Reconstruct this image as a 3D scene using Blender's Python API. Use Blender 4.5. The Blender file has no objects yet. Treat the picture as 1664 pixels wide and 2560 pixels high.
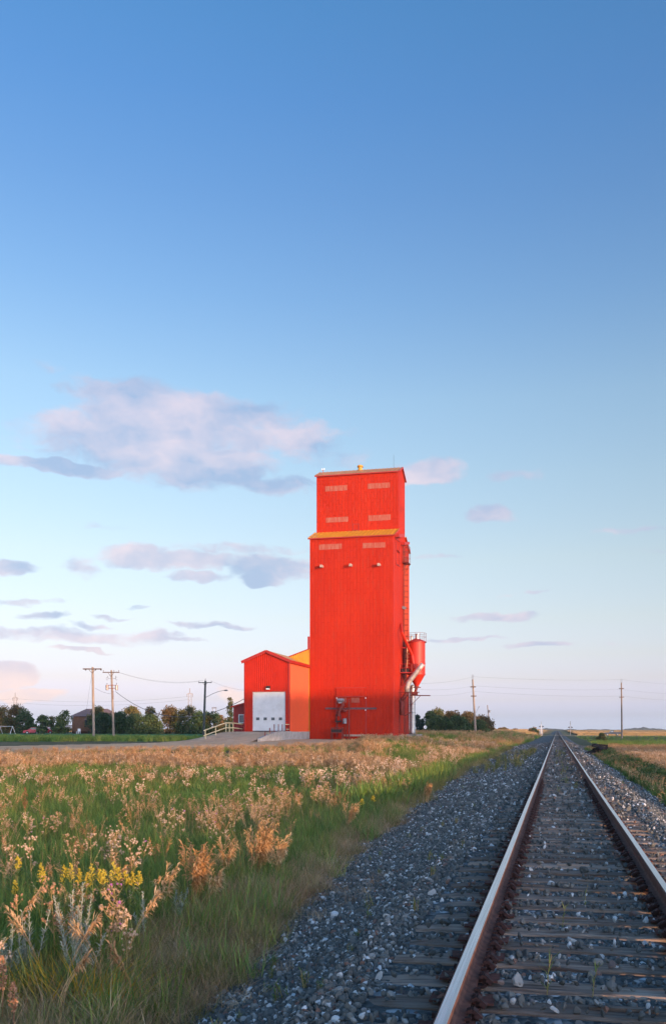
import bpy, math, random
from mathutils import Vector, Matrix, noise, Euler
R = math.radians
PI = math.pi
rnd = random.Random(11)
scene = bpy.context.scene
COL = scene.collection

# ------------------------------------------------------------------ camera frame
F, CX, HY = 2150.0, 940.0, 1827.0          # focal length and principal point in source pixels
YAW = R(11.87)
CA, SA = math.cos(YAW), math.sin(YAW)
EYE = 1.815
def at_d(px, py, Z):                        # point at depth Z
    xc = (px-CX)/F*Z
    return Vector((xc*CA - Z*SA, xc*SA + Z*CA, EYE + (HY-py)/F*Z))
def at_y(px, py, Y):                        # point on the plane y = Y
    r = (px-CX)/F
    return at_d(px, py, Y/(r*SA+CA))
def at_x(px, py, X):                        # point on the plane x = X
    r = (px-CX)/F
    return at_d(px, py, X/(r*CA-SA))
def qdepth(x, y): return -x*SA + y*CA
def pxof(x, y): return CX + F*(x*CA+y*SA)/max(qdepth(x, y), .01)

# ------------------------------------------------------------------ sun
HAZE = .00013
SUN_EL, SUN_AZ = R(2.5), R(50)
SH = Vector((math.sin(SUN_AZ), -math.cos(SUN_AZ), 0))
SUNDIR = Vector((SH.x*math.cos(SUN_EL), SH.y*math.cos(SUN_EL), math.sin(SUN_EL)))

# ------------------------------------------------------------------ helpers
def lerp(a, b, t): return a+(b-a)*t
def clamp(x, a=0., b=1.): return max(a, min(b, x))
def sstep(a, b, x):
    t = clamp((x-a)/(b-a)); return t*t*(3-2*t)
def interp(tab, x):
    if x <= tab[0][0]: return tab[0][1]
    for (x0, y0), (x1, y1) in zip(tab, tab[1:]):
        if x <= x1:
            return lerp(y0, y1, (x-x0)/(x1-x0))
    return tab[-1][1]
def srgb(r, g, b):
    f = lambda c: (c/255/12.92) if c <= 10 else ((c/255+.055)/1.055)**2.4
    return (f(r), f(g), f(b), 1)

class MB:
    def __init__(s): s.v, s.f, s.m = [], [], []; s.cur = 0; s.col = None
    def vert(s, p): s.v.append(tuple(p)); return len(s.v)-1
    def face(s, idx): s.f.append(tuple(idx)); s.m.append(s.cur)
    def poly(s, pts): s.face([s.vert(p) for p in pts])
    def box(s, a, b):
        x0, y0, z0 = [min(p, q) for p, q in zip(a, b)]; x1, y1, z1 = [max(p, q) for p, q in zip(a, b)]
        i = len(s.v)
        s.v += [(x0,y0,z0),(x1,y0,z0),(x1,y1,z0),(x0,y1,z0),(x0,y0,z1),(x1,y0,z1),(x1,y1,z1),(x0,y1,z1)]
        for q in ((0,3,2,1),(4,5,6,7),(0,1,5,4),(1,2,6,5),(2,3,7,6),(3,0,4,7)): s.face([i+k for k in q])
    def obox(s, p0, p1, w, h):               # beam from p0 to p1 with a w by h section
        p0, p1 = Vector(p0), Vector(p1); d = (p1-p0).normalized()
        up = Vector((0,0,1)) if abs(d.z) < .95 else Vector((0,1,0))
        sx = d.cross(up).normalized()*w/2; sy = d.cross(sx).normalized()*h/2
        i = len(s.v)
        for p in (p0, p1):
            for a, b in ((-1,-1),(1,-1),(1,1),(-1,1)): s.v.append(tuple(p+sx*a+sy*b))
        for q in ((0,3,2,1),(4,5,6,7),(0,1,5,4),(1,2,6,5),(2,3,7,6),(3,0,4,7)): s.face([i+k for k in q])
    def tube(s, pts, r, n=8, caps=True):
        pts = [Vector(p) for p in pts]; rings = []
        rr = r if isinstance(r, (list, tuple)) else [r]*len(pts)
        prev = None
        for k, p in enumerate(pts):
            d = (pts[min(k+1, len(pts)-1)]-pts[max(k-1, 0)]).normalized()
            if prev is None:
                up = Vector((0,0,1)) if abs(d.z) < .9 else Vector((1,0,0))
                a = d.cross(up).normalized()
            else:
                a = (prev-d*prev.dot(d)).normalized()
            prev = a; b = d.cross(a)
            ring = [s.vert(p+(a*math.cos(2*PI*j/n)+b*math.sin(2*PI*j/n))*rr[k]) for j in range(n)]
            rings.append(ring)
        for r0, r1 in zip(rings, rings[1:]):
            for j in range(n): s.face((r0[j], r0[(j+1) % n], r1[(j+1) % n], r1[j]))
        if caps and n > 2:
            s.face(rings[0][::-1]); s.face(rings[-1])
    def lathe(s, c, prof, n=20):             # profile of (radius, z) about the vertical through c
        c = Vector(c); rings = []
        for r, z in prof:
            rings.append([s.vert(c+Vector((r*math.cos(2*PI*j/n), r*math.sin(2*PI*j/n), z))) for j in range(n)])
        for r0, r1 in zip(rings, rings[1:]):
            for j in range(n): s.face((r0[j], r0[(j+1) % n], r1[(j+1) % n], r1[j]))
        s.face(rings[0][::-1]); s.face(rings[-1])
    def prism_x(s, yz, x0, x1):              # yz polygon extruded along x
        n = len(yz); a = [s.vert((x0, y, z)) for y, z in yz]; b = [s.vert((x1, y, z)) for y, z in yz]
        s.face(a[::-1]); s.face(b)
        for k in range(n): s.face((a[k], a[(k+1) % n], b[(k+1) % n], b[k]))
    def prism_y(s, xz, y0, y1):
        n = len(xz); a = [s.vert((x, y0, z)) for x, z in xz]; b = [s.vert((x, y1, z)) for x, z in xz]
        s.face(a); s.face(b[::-1])
        for k in range(n): s.face((a[k], b[k], b[(k+1) % n], a[(k+1) % n]))
    def blob(s, c, r, n=5, m=3, jit=0.):
        c = Vector(c); rings = []
        sc = r if isinstance(r, (tuple, list)) else (r, r, r)
        top = s.vert(c+Vector((0,0,sc[2]))); bot = s.vert(c-Vector((0,0,sc[2])))
        for i in range(1, m):
            t = PI*i/m
            rings.append([s.vert(c+Vector((sc[0]*math.sin(t)*math.cos(2*PI*j/n), sc[1]*math.sin(t)*math.sin(2*PI*j/n), sc[2]*math.cos(t)))*1.0
                                 + Vector((rnd.uniform(-jit,jit),rnd.uniform(-jit,jit),rnd.uniform(-jit,jit)))) for j in range(n)])
        for j in range(n):
            s.face((top, rings[0][j], rings[0][(j+1) % n])); s.face((bot, rings[-1][(j+1) % n], rings[-1][j]))
        for r0, r1 in zip(rings, rings[1:]):
            for j in range(n): s.face((r0[j], r1[j], r1[(j+1) % n], r0[(j+1) % n]))
    def blade(s, base, az, h, w, lean=.3, curl=.5, n=3):
        b = Vector(base); d = Vector((math.cos(az), math.sin(az), 0)); side = Vector((-d.y, d.x, 0))
        last = None
        for k in range(n+1):
            t = k/n
            out = lean*t*h + curl*t*t*h*.6
            z = h*t*(1-.35*curl*t)
            ww = w*(1-t**1.6)*.5
            p = b+d*out+Vector((0,0,z))
            if k < n: cur = (s.vert(p-side*ww), s.vert(p+side*ww))
            else: cur = (s.vert(p),)
            if last: s.face((last[0], last[1])+cur[::-1])
            last = cur
    def leafquad(s, p, w, h, rng=rnd):
        e = Euler((rng.uniform(0,PI), rng.uniform(0,PI), rng.uniform(0,2*PI))).to_matrix()
        a, b = e @ Vector((w/2,0,0)), e @ Vector((0,h/2,0))
        p = Vector(p)
        s.poly((p-b, p+a*.9, p+b, p-a*.9))
    def mesh(s, name, mats, off=None, smooth=False):
        me = bpy.data.meshes.new(name)
        if off is not None: vs = [(x-off[0], y-off[1], z-off[2]) for x, y, z in s.v]
        else: vs = s.v
        me.from_pydata(vs, [], s.f)
        mats = mats if isinstance(mats, (list, tuple)) else [mats]
        for m in mats: me.materials.append(m)
        if len(mats) > 1: me.polygons.foreach_set('material_index', s.m)
        if smooth: me.polygons.foreach_set('use_smooth', [True]*len(s.f))
        me.update()
        return me
    def build(s, name, mats, parent=None, smooth=False, world=True, loc=None):
        """world=True: vertices are given in world space (things are never rotated then)"""
        off = Vector((0,0,0))
        if world:
            p = parent
            while p is not None: off = off+p.location; p = p.parent
            if loc is not None: off = off+Vector(loc)
        o = bpy.data.objects.new(name, s.mesh(name, mats, off, smooth))
        COL.objects.link(o)
        if loc is not None: o.location = loc
        if parent is not None: o.parent = parent
        return o

def tag(o, label, cat, group=None, kind=None):
    o['label'] = label
    if cat: o['category'] = cat
    if group: o['group'] = group
    if kind: o['kind'] = kind
    return o
def thing(name, label, cat, loc=(0,0,0), group=None, rz=0):
    o = bpy.data.objects.new(name, None); COL.objects.link(o)
    o.empty_display_size = .2
    o.location = loc; o.rotation_euler = (0,0,rz)
    return tag(o, label, cat, group)
def structure(o, label=None):
    o['kind'] = 'structure'
    if label: o['label'] = label
    return o
def copy_tree(o, parent=None):
    c = o.copy(); COL.objects.link(c); c.parent = parent
    for ch in list(o.children): copy_tree(ch, c)
    return c

# ------------------------------------------------------------------ materials
class NT:
    def __init__(s, name):
        s.mat = bpy.data.materials.new(name); s.mat.use_nodes = True
        s.t = s.mat.node_tree; s.n = s.t.nodes; s.b = s.n['Principled BSDF']; s.out = s.n['Material Output']
        s.pos = s.n.new('ShaderNodeTexCoord').outputs['Object']
    def link(s, a, b): s.t.links.new(a, b)
    def new(s, kind, **kw):
        n = s.n.new(kind)
        for k, v in kw.items(): setattr(n, k, v)
        return n
    def noise(s, scale, detail=4, rough=.55, vec=None, stretch=None):
        n = s.new('ShaderNodeTexNoise'); n.inputs['Scale'].default_value = scale
        n.inputs['Detail'].default_value = detail; n.inputs['Roughness'].default_value = rough
        v = vec or s.pos
        if stretch:
            m = s.new('ShaderNodeMapping'); m.inputs['Scale'].default_value = stretch
            s.link(v, m.inputs['Vector']); v = m.outputs[0]
        s.link(v, n.inputs['Vector']); return n.outputs['Fac']
    def ramp(s, fac, stops, interp='LINEAR'):
        r = s.new('ShaderNodeValToRGB'); e = r.color_ramp; e.interpolation = interp
        while len(e.elements) < len(stops): e.elements.new(.5)
        for el, (p, c) in zip(e.elements, stops):
            el.position = p; el.color = c if len(c) == 4 else (*c, 1)
        s.link(fac, r.inputs[0]); return r.outputs[0]
    def mix(s, fac, a, b, blend='MIX'):
        m = s.new('ShaderNodeMix', data_type='RGBA', blend_type=blend)
        for sock, v in ((m.inputs['Factor'], fac), (m.inputs[6], a), (m.inputs[7], b)):
            if hasattr(v, 'is_output'): s.link(v, sock)
            else: sock.default_value = v if not isinstance(v, tuple) or len(v) == 4 else (*v, 1)
        return m.outputs[2]
    def math(s, op, a, b=0., c=0.):
        m = s.new('ShaderNodeMath', operation=op)
        for k, v in enumerate((a, b, c)):
            if hasattr(v, 'is_output'): s.link(v, m.inputs[k])
            else: m.inputs[k].default_value = v
        return m.outputs[0]
    def bump(s, h, strength=.3, dist=.02):
        b = s.new('ShaderNodeBump'); b.inputs['Strength'].default_value = strength; b.inputs['Distance'].default_value = dist
        s.link(h, b.inputs['Height']); s.link(b.outputs[0], s.b.inputs['Normal'])
    def color(s, c):
        if hasattr(c, 'is_output'): s.link(c, s.b.inputs['Base Color'])
        else: s.b.inputs['Base Color'].default_value = c if len(c) == 4 else (*c, 1)
    def set(s, rough=.7, metal=0., spec=.5):
        s.b.inputs['Roughness'].default_value = rough; s.b.inputs['Metallic'].default_value = metal
        s.b.inputs['Specular IOR Level'].default_value = spec
        return s.mat

def paint(name, c, var=.12, rough=.6, metal=0., scale=3., bump=0., spec=.4, dirt=None):
    t = NT(name)
    n = t.noise(scale, 5, .6)
    c2 = tuple(min(1, x*(1-var*1.6)) for x in c[:3]); c1 = tuple(min(1, x*(1+var)) for x in c[:3])
    col = t.ramp(n, [(.3, c2), (.7, c1)])
    if dirt:
        d = t.noise(scale*.35, 6, .7)
        col = t.mix(t.ramp(d, [(.52, (0,0,0)), (.7, (.75,.75,.75))]), col, dirt)
    t.color(col)
    if bump: t.bump(t.noise(scale*6, 4), bump, .01)
    return t.set(rough, metal, spec)

def elevator_red():
    t = NT('sheet_metal_red')
    sep = t.new('ShaderNodeSeparateXYZ'); t.link(t.pos, sep.inputs[0])
    u = t.math('ADD', sep.outputs[0], sep.outputs[1])
    cmb = t.new('ShaderNodeCombineXYZ'); t.link(sep.outputs[2], cmb.inputs[0]); t.link(u, cmb.inputs[1])
    wob = t.noise(1.6, 4, .6, vec=cmb.outputs[0])
    wv = t.new('ShaderNodeCombineXYZ')
    t.link(sep.outputs[2], wv.inputs[0]); t.link(t.math('ADD', u, t.math('MULTIPLY', wob, .26)), wv.inputs[1])
    br = t.new('ShaderNodeTexBrick', offset=.37, offset_frequency=2)
    br.inputs['Scale'].default_value = 1.; br.inputs['Brick Width'].default_value = 1.15; br.inputs['Row Height'].default_value = .36
    br.inputs['Mortar Size'].default_value = .020; br.inputs['Mortar Smooth'].default_value = .8; br.inputs['Bias'].default_value = -.1
    br.inputs['Color1'].default_value = (0.427,0.0197,0.0040,1); br.inputs['Color2'].default_value = (0.392,0.0165,0.0034,1); br.inputs['Mortar'].default_value = (0.299,0.0116,0.0028,1)
    t.link(wv.outputs[0], br.inputs['Vector'])
    st = t.noise(2.6, 7, .66, vec=cmb.outputs[0], stretch=(.22, 3.2, 1))
    big = t.ramp(t.noise(.22, 5, .62, stretch=(1, 1, .5)), [(.36, (0,0,0)), (.64, (1,1,1))])
    col = t.mix(t.ramp(st, [(.34, (0,0,0)), (.62, (.9,.9,.9))]), br.outputs['Color'], t.mix(big, (0.471,0.0250,0.0050,1), (0.342,0.0126,0.0031,1)))
    stain = t.noise(1.1, 7, .72, vec=cmb.outputs[0], stretch=(.10, 2.6, 1))
    col = t.mix(t.ramp(stain, [(.50, (0,0,0)), (.70, (.45,.45,.45))]), col, (0.271,0.0116,0.0031,1))
    spots = t.noise(1.4, 7, .75, vec=cmb.outputs[0], stretch=(.5, 2.5, 1))
    col = t.mix(t.ramp(spots, [(.58, (0,0,0)), (.72, (.6,.6,.6))]), col, (0.299,0.0447,0.0217,1))
    t.color(col)
    h = t.math('SUBTRACT', t.math('MULTIPLY', wob, .9), t.math('MULTIPLY', br.outputs['Fac'], .45))
    rust = t.noise(2.4, 6, .7, vec=cmb.outputs[0], stretch=(.16, 2.2, 1))
    col = t.mix(t.ramp(rust, [(.56, (0,0,0)), (.72, (.7,.7,.7))]), col, (0.251,.050,.026,1)); t.color(col)
    fine = t.noise(4.2, 5, .65, vec=cmb.outputs[0], stretch=(.45, 2, 1))
    t.bump(t.math('ADD', h, t.math('MULTIPLY', fine, .9)), .85, .07)
    return t.set(.65, 0, .15)

def wood(name, dark, light, axis='X', rough=.85):
    t = NT(name)
    rand = t.new('ShaderNodeObjectInfo').outputs['Random']
    off = t.new('ShaderNodeVectorMath', operation='ADD')
    t.link(t.pos, off.inputs[0])
    c3 = t.new('ShaderNodeCombineXYZ')
    for k in range(3): t.link(t.math('MULTIPLY', rand, 37.+k*11), c3.inputs[k])
    t.link(c3.outputs[0], off.inputs[1])
    st = {'X': (.9, 14, 14), 'Z': (14, 14, .9), 'Y': (14, .9, 14)}[axis]
    g = t.noise(1.8, 7, .65, vec=off.outputs[0], stretch=st)
    b = t.noise(1.3, 3, .5, vec=off.outputs[0])
    fac = t.math('ADD', t.math('MULTIPLY', g, .75), t.math('MULTIPLY', b, .25))
    col = t.ramp(fac, [(.36, dark), (.52, tuple(lerp(a, c, .5) for a, c in zip(dark, light))), (.68, light)])
    hue = t.mix(t.math('MULTIPLY', rand, .6), col, tuple(x*.45 for x in dark), 'MIX')
    t.color(hue)
    t.bump(g, .9, .02)
    return t.set(rough, 0, .25)

def foliage(name, c1, c2, c3, trans=.25, rough=.6, varscale=1.2):
    """three natural hues, varied per plant and by noise"""
    t = NT(name)
    rand = t.new('ShaderNodeObjectInfo').outputs['Random']
    geo = t.new('ShaderNodeNewGeometry')
    n = t.noise(varscale, 3, .6, vec=geo.outputs['Position'])
    isl = geo.outputs['Random Per Island']
    f = t.math('ADD', t.math('ADD', t.math('MULTIPLY', rand, .34), t.math('MULTIPLY', n, .36)), t.math('MULTIPLY', isl, .3))
    col = t.ramp(f, [(.28, c1), (.5, c2), (.72, c3)])
    t.color(col)
    t.set(rough, 0, .2)
    if trans:
        tr = t.new('ShaderNodeBsdfTranslucent'); t.link(col, tr.inputs[0])
        mx = t.new('ShaderNodeMixShader'); mx.inputs[0].default_value = trans
        t.link(t.b.outputs[0], mx.inputs[1]); t.link(tr.outputs[0], mx.inputs[2]); t.link(mx.outputs[0], t.out.inputs[0])
    return t.mat

def stone_mat():
    t = NT('ballast_stone')
    rand = t.new('ShaderNodeObjectInfo').outputs['Random']
    base = t.ramp(rand, [(0, (.026,.030,.029)), (.35, (.056,.060,.056)), (.6, (.105,.104,.094)), (.80, (.18,.168,.145)), (.88, (.32,.31,.29)),
                         (.925, (.66,.67,.67)), (.95, (.60,.60,.58)), (.962, (.15,.06,.04)), (.985, (.19,.085,.05)), (1, (.045,.06,.07))])
    n = t.noise(24, 5, .65)
    t.color(t.mix(t.ramp(n, [(.35, (0,0,0)), (.7, (.55,.55,.55))]), base, (.14,.14,.13,1)))
    t.bump(n, .35, .01)
    return t.set(.75, 0, .35)

def ballast_mat():
    t = NT('ballast_bed')
    v = t.new('ShaderNodeTexVoronoi'); v.inputs['Scale'].default_value = 14; t.link(t.pos, v.inputs['Vector'])
    sepc = t.new('ShaderNodeSeparateColor'); t.link(v.outputs['Color'], sepc.inputs[0])
    col = t.ramp(sepc.outputs[0], [(0, (.034,.039,.039)), (.45, (.068,.075,.073)), (.75, (.115,.118,.112)), (.9, (.2,.22,.23)), (.95, (.45,.46,.46)), (.965, (.13,.06,.04)), (1, (.06,.07,.08))])
    big = t.noise(.35, 5, .6)
    col = t.mix(t.ramp(big, [(.55, (0,0,0)), (.75, (.4,.4,.4))]), col, (.05,.06,.03,1))
    t.color(col)
    t.bump(t.math('MULTIPLY', v.outputs['Distance'], -1), 1., .06)
    return t.set(.85, 0, .3)

def ground_mat():
    t = NT('field_ground')
    a = t.noise(.35, 6, .6); b = t.noise(5, 5, .65); c = t.noise(.05, 4, .55)
    col = t.ramp(a, [(.3, (.075,.075,.035)), (.5, (.13,.12,.06)), (.7, (.22,.17,.10))])
    col = t.mix(t.ramp(b, [(.4, (0,0,0)), (.7, (.7,.7,.7))]), col, (.07,.07,.035,1))
    sep = t.new('ShaderNodeSeparateXYZ'); t.link(t.pos, sep.inputs[0])
    far = t.ramp(t.math('MULTIPLY', sep.outputs[1], .001), [(.26, (0,0,0)), (.42, (1,1,1))])
    col = t.mix(far, col, t.ramp(c, [(.35, (.16,.13,.05)), (.6, (.34,.22,.09)), (.75, (.10,.12,.04))]))
    t.color(col); t.bump(b, .6, .1)
    return t.set(.95, 0, .1)

def gravel_mat(name, c1, c2, c3):
    t = NT(name)
    a = t.noise(.5, 6, .65); b = t.noise(22, 4, .7); d = t.noise(3, 5, .6, stretch=(.4, 2, 1))
    col = t.ramp(a, [(.3, c1), (.55, c2), (.75, c3)])
    col = t.mix(t.ramp(d, [(.4, (0,0,0)), (.75, (.6,.6,.6))]), col, tuple(x*.7 for x in c1))
    col = t.mix(t.ramp(b, [(.35, (.5,.5,.5)), (.6, (0,0,0))]), col, tuple(x*.55 for x in c2))
    t.color(col); t.bump(b, 1., .09)
    return t.set(.95, 0, .15)

M = {}
M['red'] = elevator_red()
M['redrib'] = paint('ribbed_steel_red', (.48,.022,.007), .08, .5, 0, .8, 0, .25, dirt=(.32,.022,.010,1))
M['orange'] = paint('ribbed_steel_orange', (.60,.062,.007), .06, .55, 0, .6, 0, .3)  # red wall turned orange: strong sun is put into the colour
M['strip'] = paint('faded_steel_strip', (.48,.055,.011), .08, .55, 0, .6, 0, .3)
M['yellow'] = paint('ribbed_roof_yellow', (.56,.25,.02), .10, .45, 0, 1.2, 0, .4, dirt=(.45,.22,.05,1))
M['trim'] = paint('trim_red', (.34,.018,.011), .1, .5)
M['darkred'] = paint('dark_red_shaded', (.24,.018,.016), .14, .6, 0, 2)  # darker red with the lean-to's shade put into it; hatch frames share it
M['rustred'] = paint('rusty_red_steel', (.20,.035,.026), .3, .7, 0, 5, .2, .3, dirt=(.12,.06,.05,1))
M['binred'] = paint('bin_red_paint', (.46,.022,.007), .12, .5, 0, 1.6, 0, .4, dirt=(.30,.035,.018,1))
t = NT('faded_panel'); g_ = t.noise(1.6, 6, .7, stretch=(5, 5, .6))
t.color(t.ramp(g_, [(.34, (.34,.035,.018)), (.5, (.35,.085,.055)), (.66, (.38,.15,.11))])); M['pale'] = t.set(.7, 0, .2)
M['rooftan'] = paint('weathered_roof', (.38,.19,.09), .18, .6, 0, 2., 0, .3, dirt=(.40,.16,.09,1))
M['greywood'] = paint('bleached_bracket', (.42,.30,.25), .25, .8, 0, 6, .3, .2)
M['white'] = paint('white_door_paint', (.56,.58,.60), .07, .5, 0, 1.4, 0, .3, dirt=(.40,.39,.37,1))
M['whitep'] = paint('white_enamel', (.72,.72,.72), .06, .5)
M['railpurple'] = paint('old_rail_paint', (.15,.075,.085), .25, .6, .1, 5)
M['boxgrey'] = paint('pale_grey_box', (.27,.28,.30), .08, .5)
M['glass'] = paint('dark_glass', (.03,.035,.045), .1, .08, 0, 1, 0, .8)
M['galv'] = paint('galvanised_steel', (.36,.38,.40), .18, .42, .55, 4, .1, .5, dirt=(.25,.2,.17,1))
M['galvp'] = paint('worn_galvanised_duct', (.42,.37,.34), .2, .5, .35, 5, .15, .4, dirt=(.30,.15,.1,1))
M['steel'] = paint('grey_steel', (.20,.20,.22), .2, .5, .3, 5)
M['dark'] = paint('dark_iron', (.035,.025,.025), .3, .7, .2, 8, .3, .3)
M['concrete'] = paint('weathered_concrete', (.33,.32,.30), .16, .9, 0, 2.5, .3, .2, dirt=(.2,.19,.17,1))
M['cream'] = paint('cream_pipe_paint', (.62,.50,.28), .1, .5)
M['polewood'] = wood('pole_wood', (.23,.17,.13), (.42,.34,.28), 'Z')
M['polegrey'] = wood('dark_pole_wood', (.07,.075,.07), (.14,.14,.13), 'Z')
M['armwood'] = wood('crossarm_wood', (.13,.08,.065), (.24,.17,.14), 'X')
M['tie'] = wood('tie_wood', (.085,.056,.043), (.50,.38,.295), 'X')
M['darktie'] = wood('creosote_tie', (.010,.009,.010), (.035,.028,.026), 'X')
M['rust'] = paint('rail_rust', (.115,.055,.042), .35, .8, .1, 14, .3, .25, dirt=(.06,.032,.028,1))
M['plate'] = paint('tie_plate_rust', (.105,.04,.03), .35, .85, .05, 20, .4, .2)
M['anchor'] = paint('anchor_iron', (.045,.022,.02), .35, .8, .1, 20, .3, .25)
M['porcelain'] = paint('insulator_glaze', (.16,.10,.09), .2, .3, 0, 5, 0, .6)
M['wire'] = paint('wire_metal', (.14,.13,.14), .1, .6, .3)
M['bark'] = wood('tree_bark', (.04,.03,.022), (.12,.09,.07), 'Z', .95)
M['rubber'] = paint('tyre_rubber', (.02,.02,.02), .2, .9)
M['ground'] = ground_mat()
M['ballast'] = ballast_mat()
M['stone'] = stone_mat()
M['gravel'] = gravel_mat('gravel_road', (.58,.38,.22), (.68,.47,.29), (.74,.54,.36))
M['rampdirt'] = gravel_mat('ramp_gravel', (.54,.36,.22), (.64,.45,.30), (.72,.53,.37))
t = NT('rail_head')
g_ = t.noise(1.2, 5, .6, stretch=(60, .8, 60))
t.color(t.ramp(g_, [(.35, (.40,.40,.42)), (.7, (.62,.62,.64))])); M['railtop'] = t.set(.27, 1., .5)
t = NT('wheat')
n1 = t.noise(.08, 5, .6); n2 = t.noise(.9, 5, .7, stretch=(.3, 2, 1))
c_ = t.ramp(n1, [(.3, (.34,.20,.075)), (.55, (.44,.27,.10)), (.75, (.40,.20,.10))])
t.color(t.mix(t.ramp(n2, [(.4, (.55,.55,.55)), (.7, (0,0,0))]), c_, (.24,.15,.055,1))); M['wheat'] = t.set(.95, 0, .1)
t = NT('hay_field_green')
n1 = t.noise(.15, 5, .6); n2 = t.noise(2.2, 5, .7)
c_ = t.ramp(n1, [(.3, (.055,.16,.055)), (.55, (.075,.20,.07)), (.75, (.10,.22,.08))])
t.color(t.mix(t.ramp(n2, [(.4, (.5,.5,.5)), (.7, (0,0,0))]), c_, (.035,.10,.03,1))); t.bump(n2, .8, .15); M['hay'] = t.set(.9, 0, .15)
t = NT('far_woods'); t.color(t.ramp(t.noise(.02, 4), [(.35, (.035,.05,.035)), (.7, (.07,.085,.06))])); M['woods'] = t.set(.95, 0, .1)

M['g_green'] = foliage('grass_green', (0.1, 0.135, 0.025), (0.19, 0.245, 0.042), (0.36, 0.35, 0.085), .25)
M['g_lush'] = foliage('grass_lush', (0.075, 0.145, 0.032), (0.135, 0.24, 0.048), (0.24, 0.32, 0.07), .25)
M['g_olive'] = foliage('grass_olive', (0.13, 0.12, 0.034), (0.25, 0.21, 0.065), (0.4, 0.3, 0.11), .2)
M['g_brown'] = foliage('grass_brown', (0.27, 0.145, 0.072), (0.47, 0.29, 0.15), (0.62, 0.44, 0.26), .15)
M['g_tan'] = foliage('grass_tan', (0.36, 0.18, 0.078), (0.58, 0.33, 0.15), (0.74, 0.48, 0.26), .2)
M['g_pink'] = foliage('grass_pinkish', (0.36, 0.18, 0.075), (0.58, 0.33, 0.15), (0.72, 0.47, 0.26), .2)
M['wheat_s'] = foliage('wheat_stalk', (.36,.21,.085), (.50,.31,.14), (.58,.38,.19), .2)
M['g_straw'] = foliage('grass_straw', (0.5, 0.27, 0.11), (0.64, 0.4, 0.19), (0.74, 0.53, 0.3), .3)
M['dockb'] = foliage('dock_brown', (.22,.10,.055), (.38,.19,.10), (.52,.28,.16), .1)
M['g_yellow'] = foliage('grass_yellow', (0.5, 0.26, 0.02), (0.66, 0.42, 0.035), (0.4, 0.4, 0.06), .3)
M['fluff'] = foliage('thistle_fluff', (0.4, 0.24, 0.13), (0.56, 0.36, 0.22), (0.7, 0.53, 0.4), .2, .9)
M['thstem'] = foliage('thistle_stem', (0.16, 0.13, 0.045), (0.28, 0.2, 0.07), (0.38, 0.25, 0.11), .1)
M['goldfl'] = foliage('goldenrod_flower', (.40,.30,.035), (.54,.41,.05), (.60,.50,.09), .2)
M['purple'] = foliage('thistle_flower', (.30,.08,.26), (.42,.14,.36), (.5,.2,.42), .2)
M['silver'] = foliage('mugwort_silver', (0.22, 0.25, 0.18), (0.33, 0.35, 0.26), (0.46, 0.45, 0.35), .15)
M['dock'] = foliage('dock_seed', (0.16, 0.055, 0.028), (0.28, 0.105, 0.05), (0.4, 0.17, 0.085), .1)
M['weed'] = foliage('weed_leaf', (.06,.11,.03), (.12,.19,.045), (.24,.25,.07), .25)
M['l_dark'] = foliage('leaf_dark', (0.019, 0.042, 0.019), (0.035, 0.067, 0.027), (0.072, 0.099, 0.032), .15, .6, .5)
M['l_green'] = foliage('leaf_green', (0.029, 0.061, 0.022), (0.056, 0.102, 0.032), (0.12, 0.144, 0.045), .2, .6, .5)
M['l_olive'] = foliage('leaf_olive', (0.053, 0.06, 0.021), (0.112, 0.102, 0.033), (0.21, 0.158, 0.045), .2, .6, .5)
M['l_brown'] = foliage('leaf_brown', (0.075, 0.057, 0.022), (0.165, 0.102, 0.038), (0.27, 0.15, 0.053), .2, .6, .5)
M['l_blue'] = foliage('leaf_spruce', (0.018, 0.039, 0.03), (0.033, 0.06, 0.048), (0.06, 0.09, 0.068), .1, .6, .5)

# ------------------------------------------------------------------ terrain
LEFT = [(0,-.20),(12,-.20),(28,-.28),(44,-.22),(52,-.1),(60,.35),(70,.70),(78,.85),(95,.90),(130,1.0),(250,1.25),(600,1.7),(1200,2.6),(2200,3.3),(4500,4.5)]
RIGHT = [(0,-.22),(30,-.24),(50,-.20),(100,-.12),(290,-.02),(340,.05),(600,.8),(1200,2.0),(2200,3.2),(4500,4.5)]
def rise(y): return max(0., interp(RIGHT, y)-.05) if y > 340 else 0.
def ground(x, y):
    r = interp(RIGHT, y)
    if x < -3:
        q = qdepth(x, y) if y < 300 else y*CA
        l = interp(LEFT, max(q, 0))
        z = lerp(r, l, sstep(-5, -15, x))
    else: z = r
    if -5 < x < 4.5 and y < 280: z = min(z, lerp(-.25, z, sstep(2.2, 4.6, abs(x-.2))))
    if y > 250 and abs(x) < 60:
        z = max(z, lerp(z, .12+rise(y), sstep(250, 285, y)*(1-sstep(6, 60, abs(x)))))
    return z + .05*noise.noise((x*.25, y*.25, 3.1)) + .10*noise.noise((x*.05, y*.05, 7.7))*sstep(6, 30, abs(x))
XL = [(0,-2.5),(6,-2.68),(17,-3.55),(40,-4.35),(100,-4.8),(300,-4.4),(900,-4.2)]
def xleft(y): return interp(XL, y) + .28*noise.noise((0, y*.35, 1.)) + .15*noise.noise((0, y*1.3, 5.))
def xright(y): return 3.05 + .2*noise.noise((4, y*.4, 2.))
def bed(x, y):                              # top of the ballast
    xl, xr = xleft(y), xright(y); g0 = ground(x, y)
    top = .165+rise(y)
    if -1.45 <= x <= 1.85: z = top
    elif x < -1.45: z = lerp(top, min(g0, top)-.03, clamp((-1.45-x)/(-1.45-xl))**.8)
    else: z = lerp(top, min(g0, top)-.03, clamp((x-1.85)/(xr-1.85))**.8)
    return z + .018*noise.noise((x*3, y*3, 0))

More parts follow.
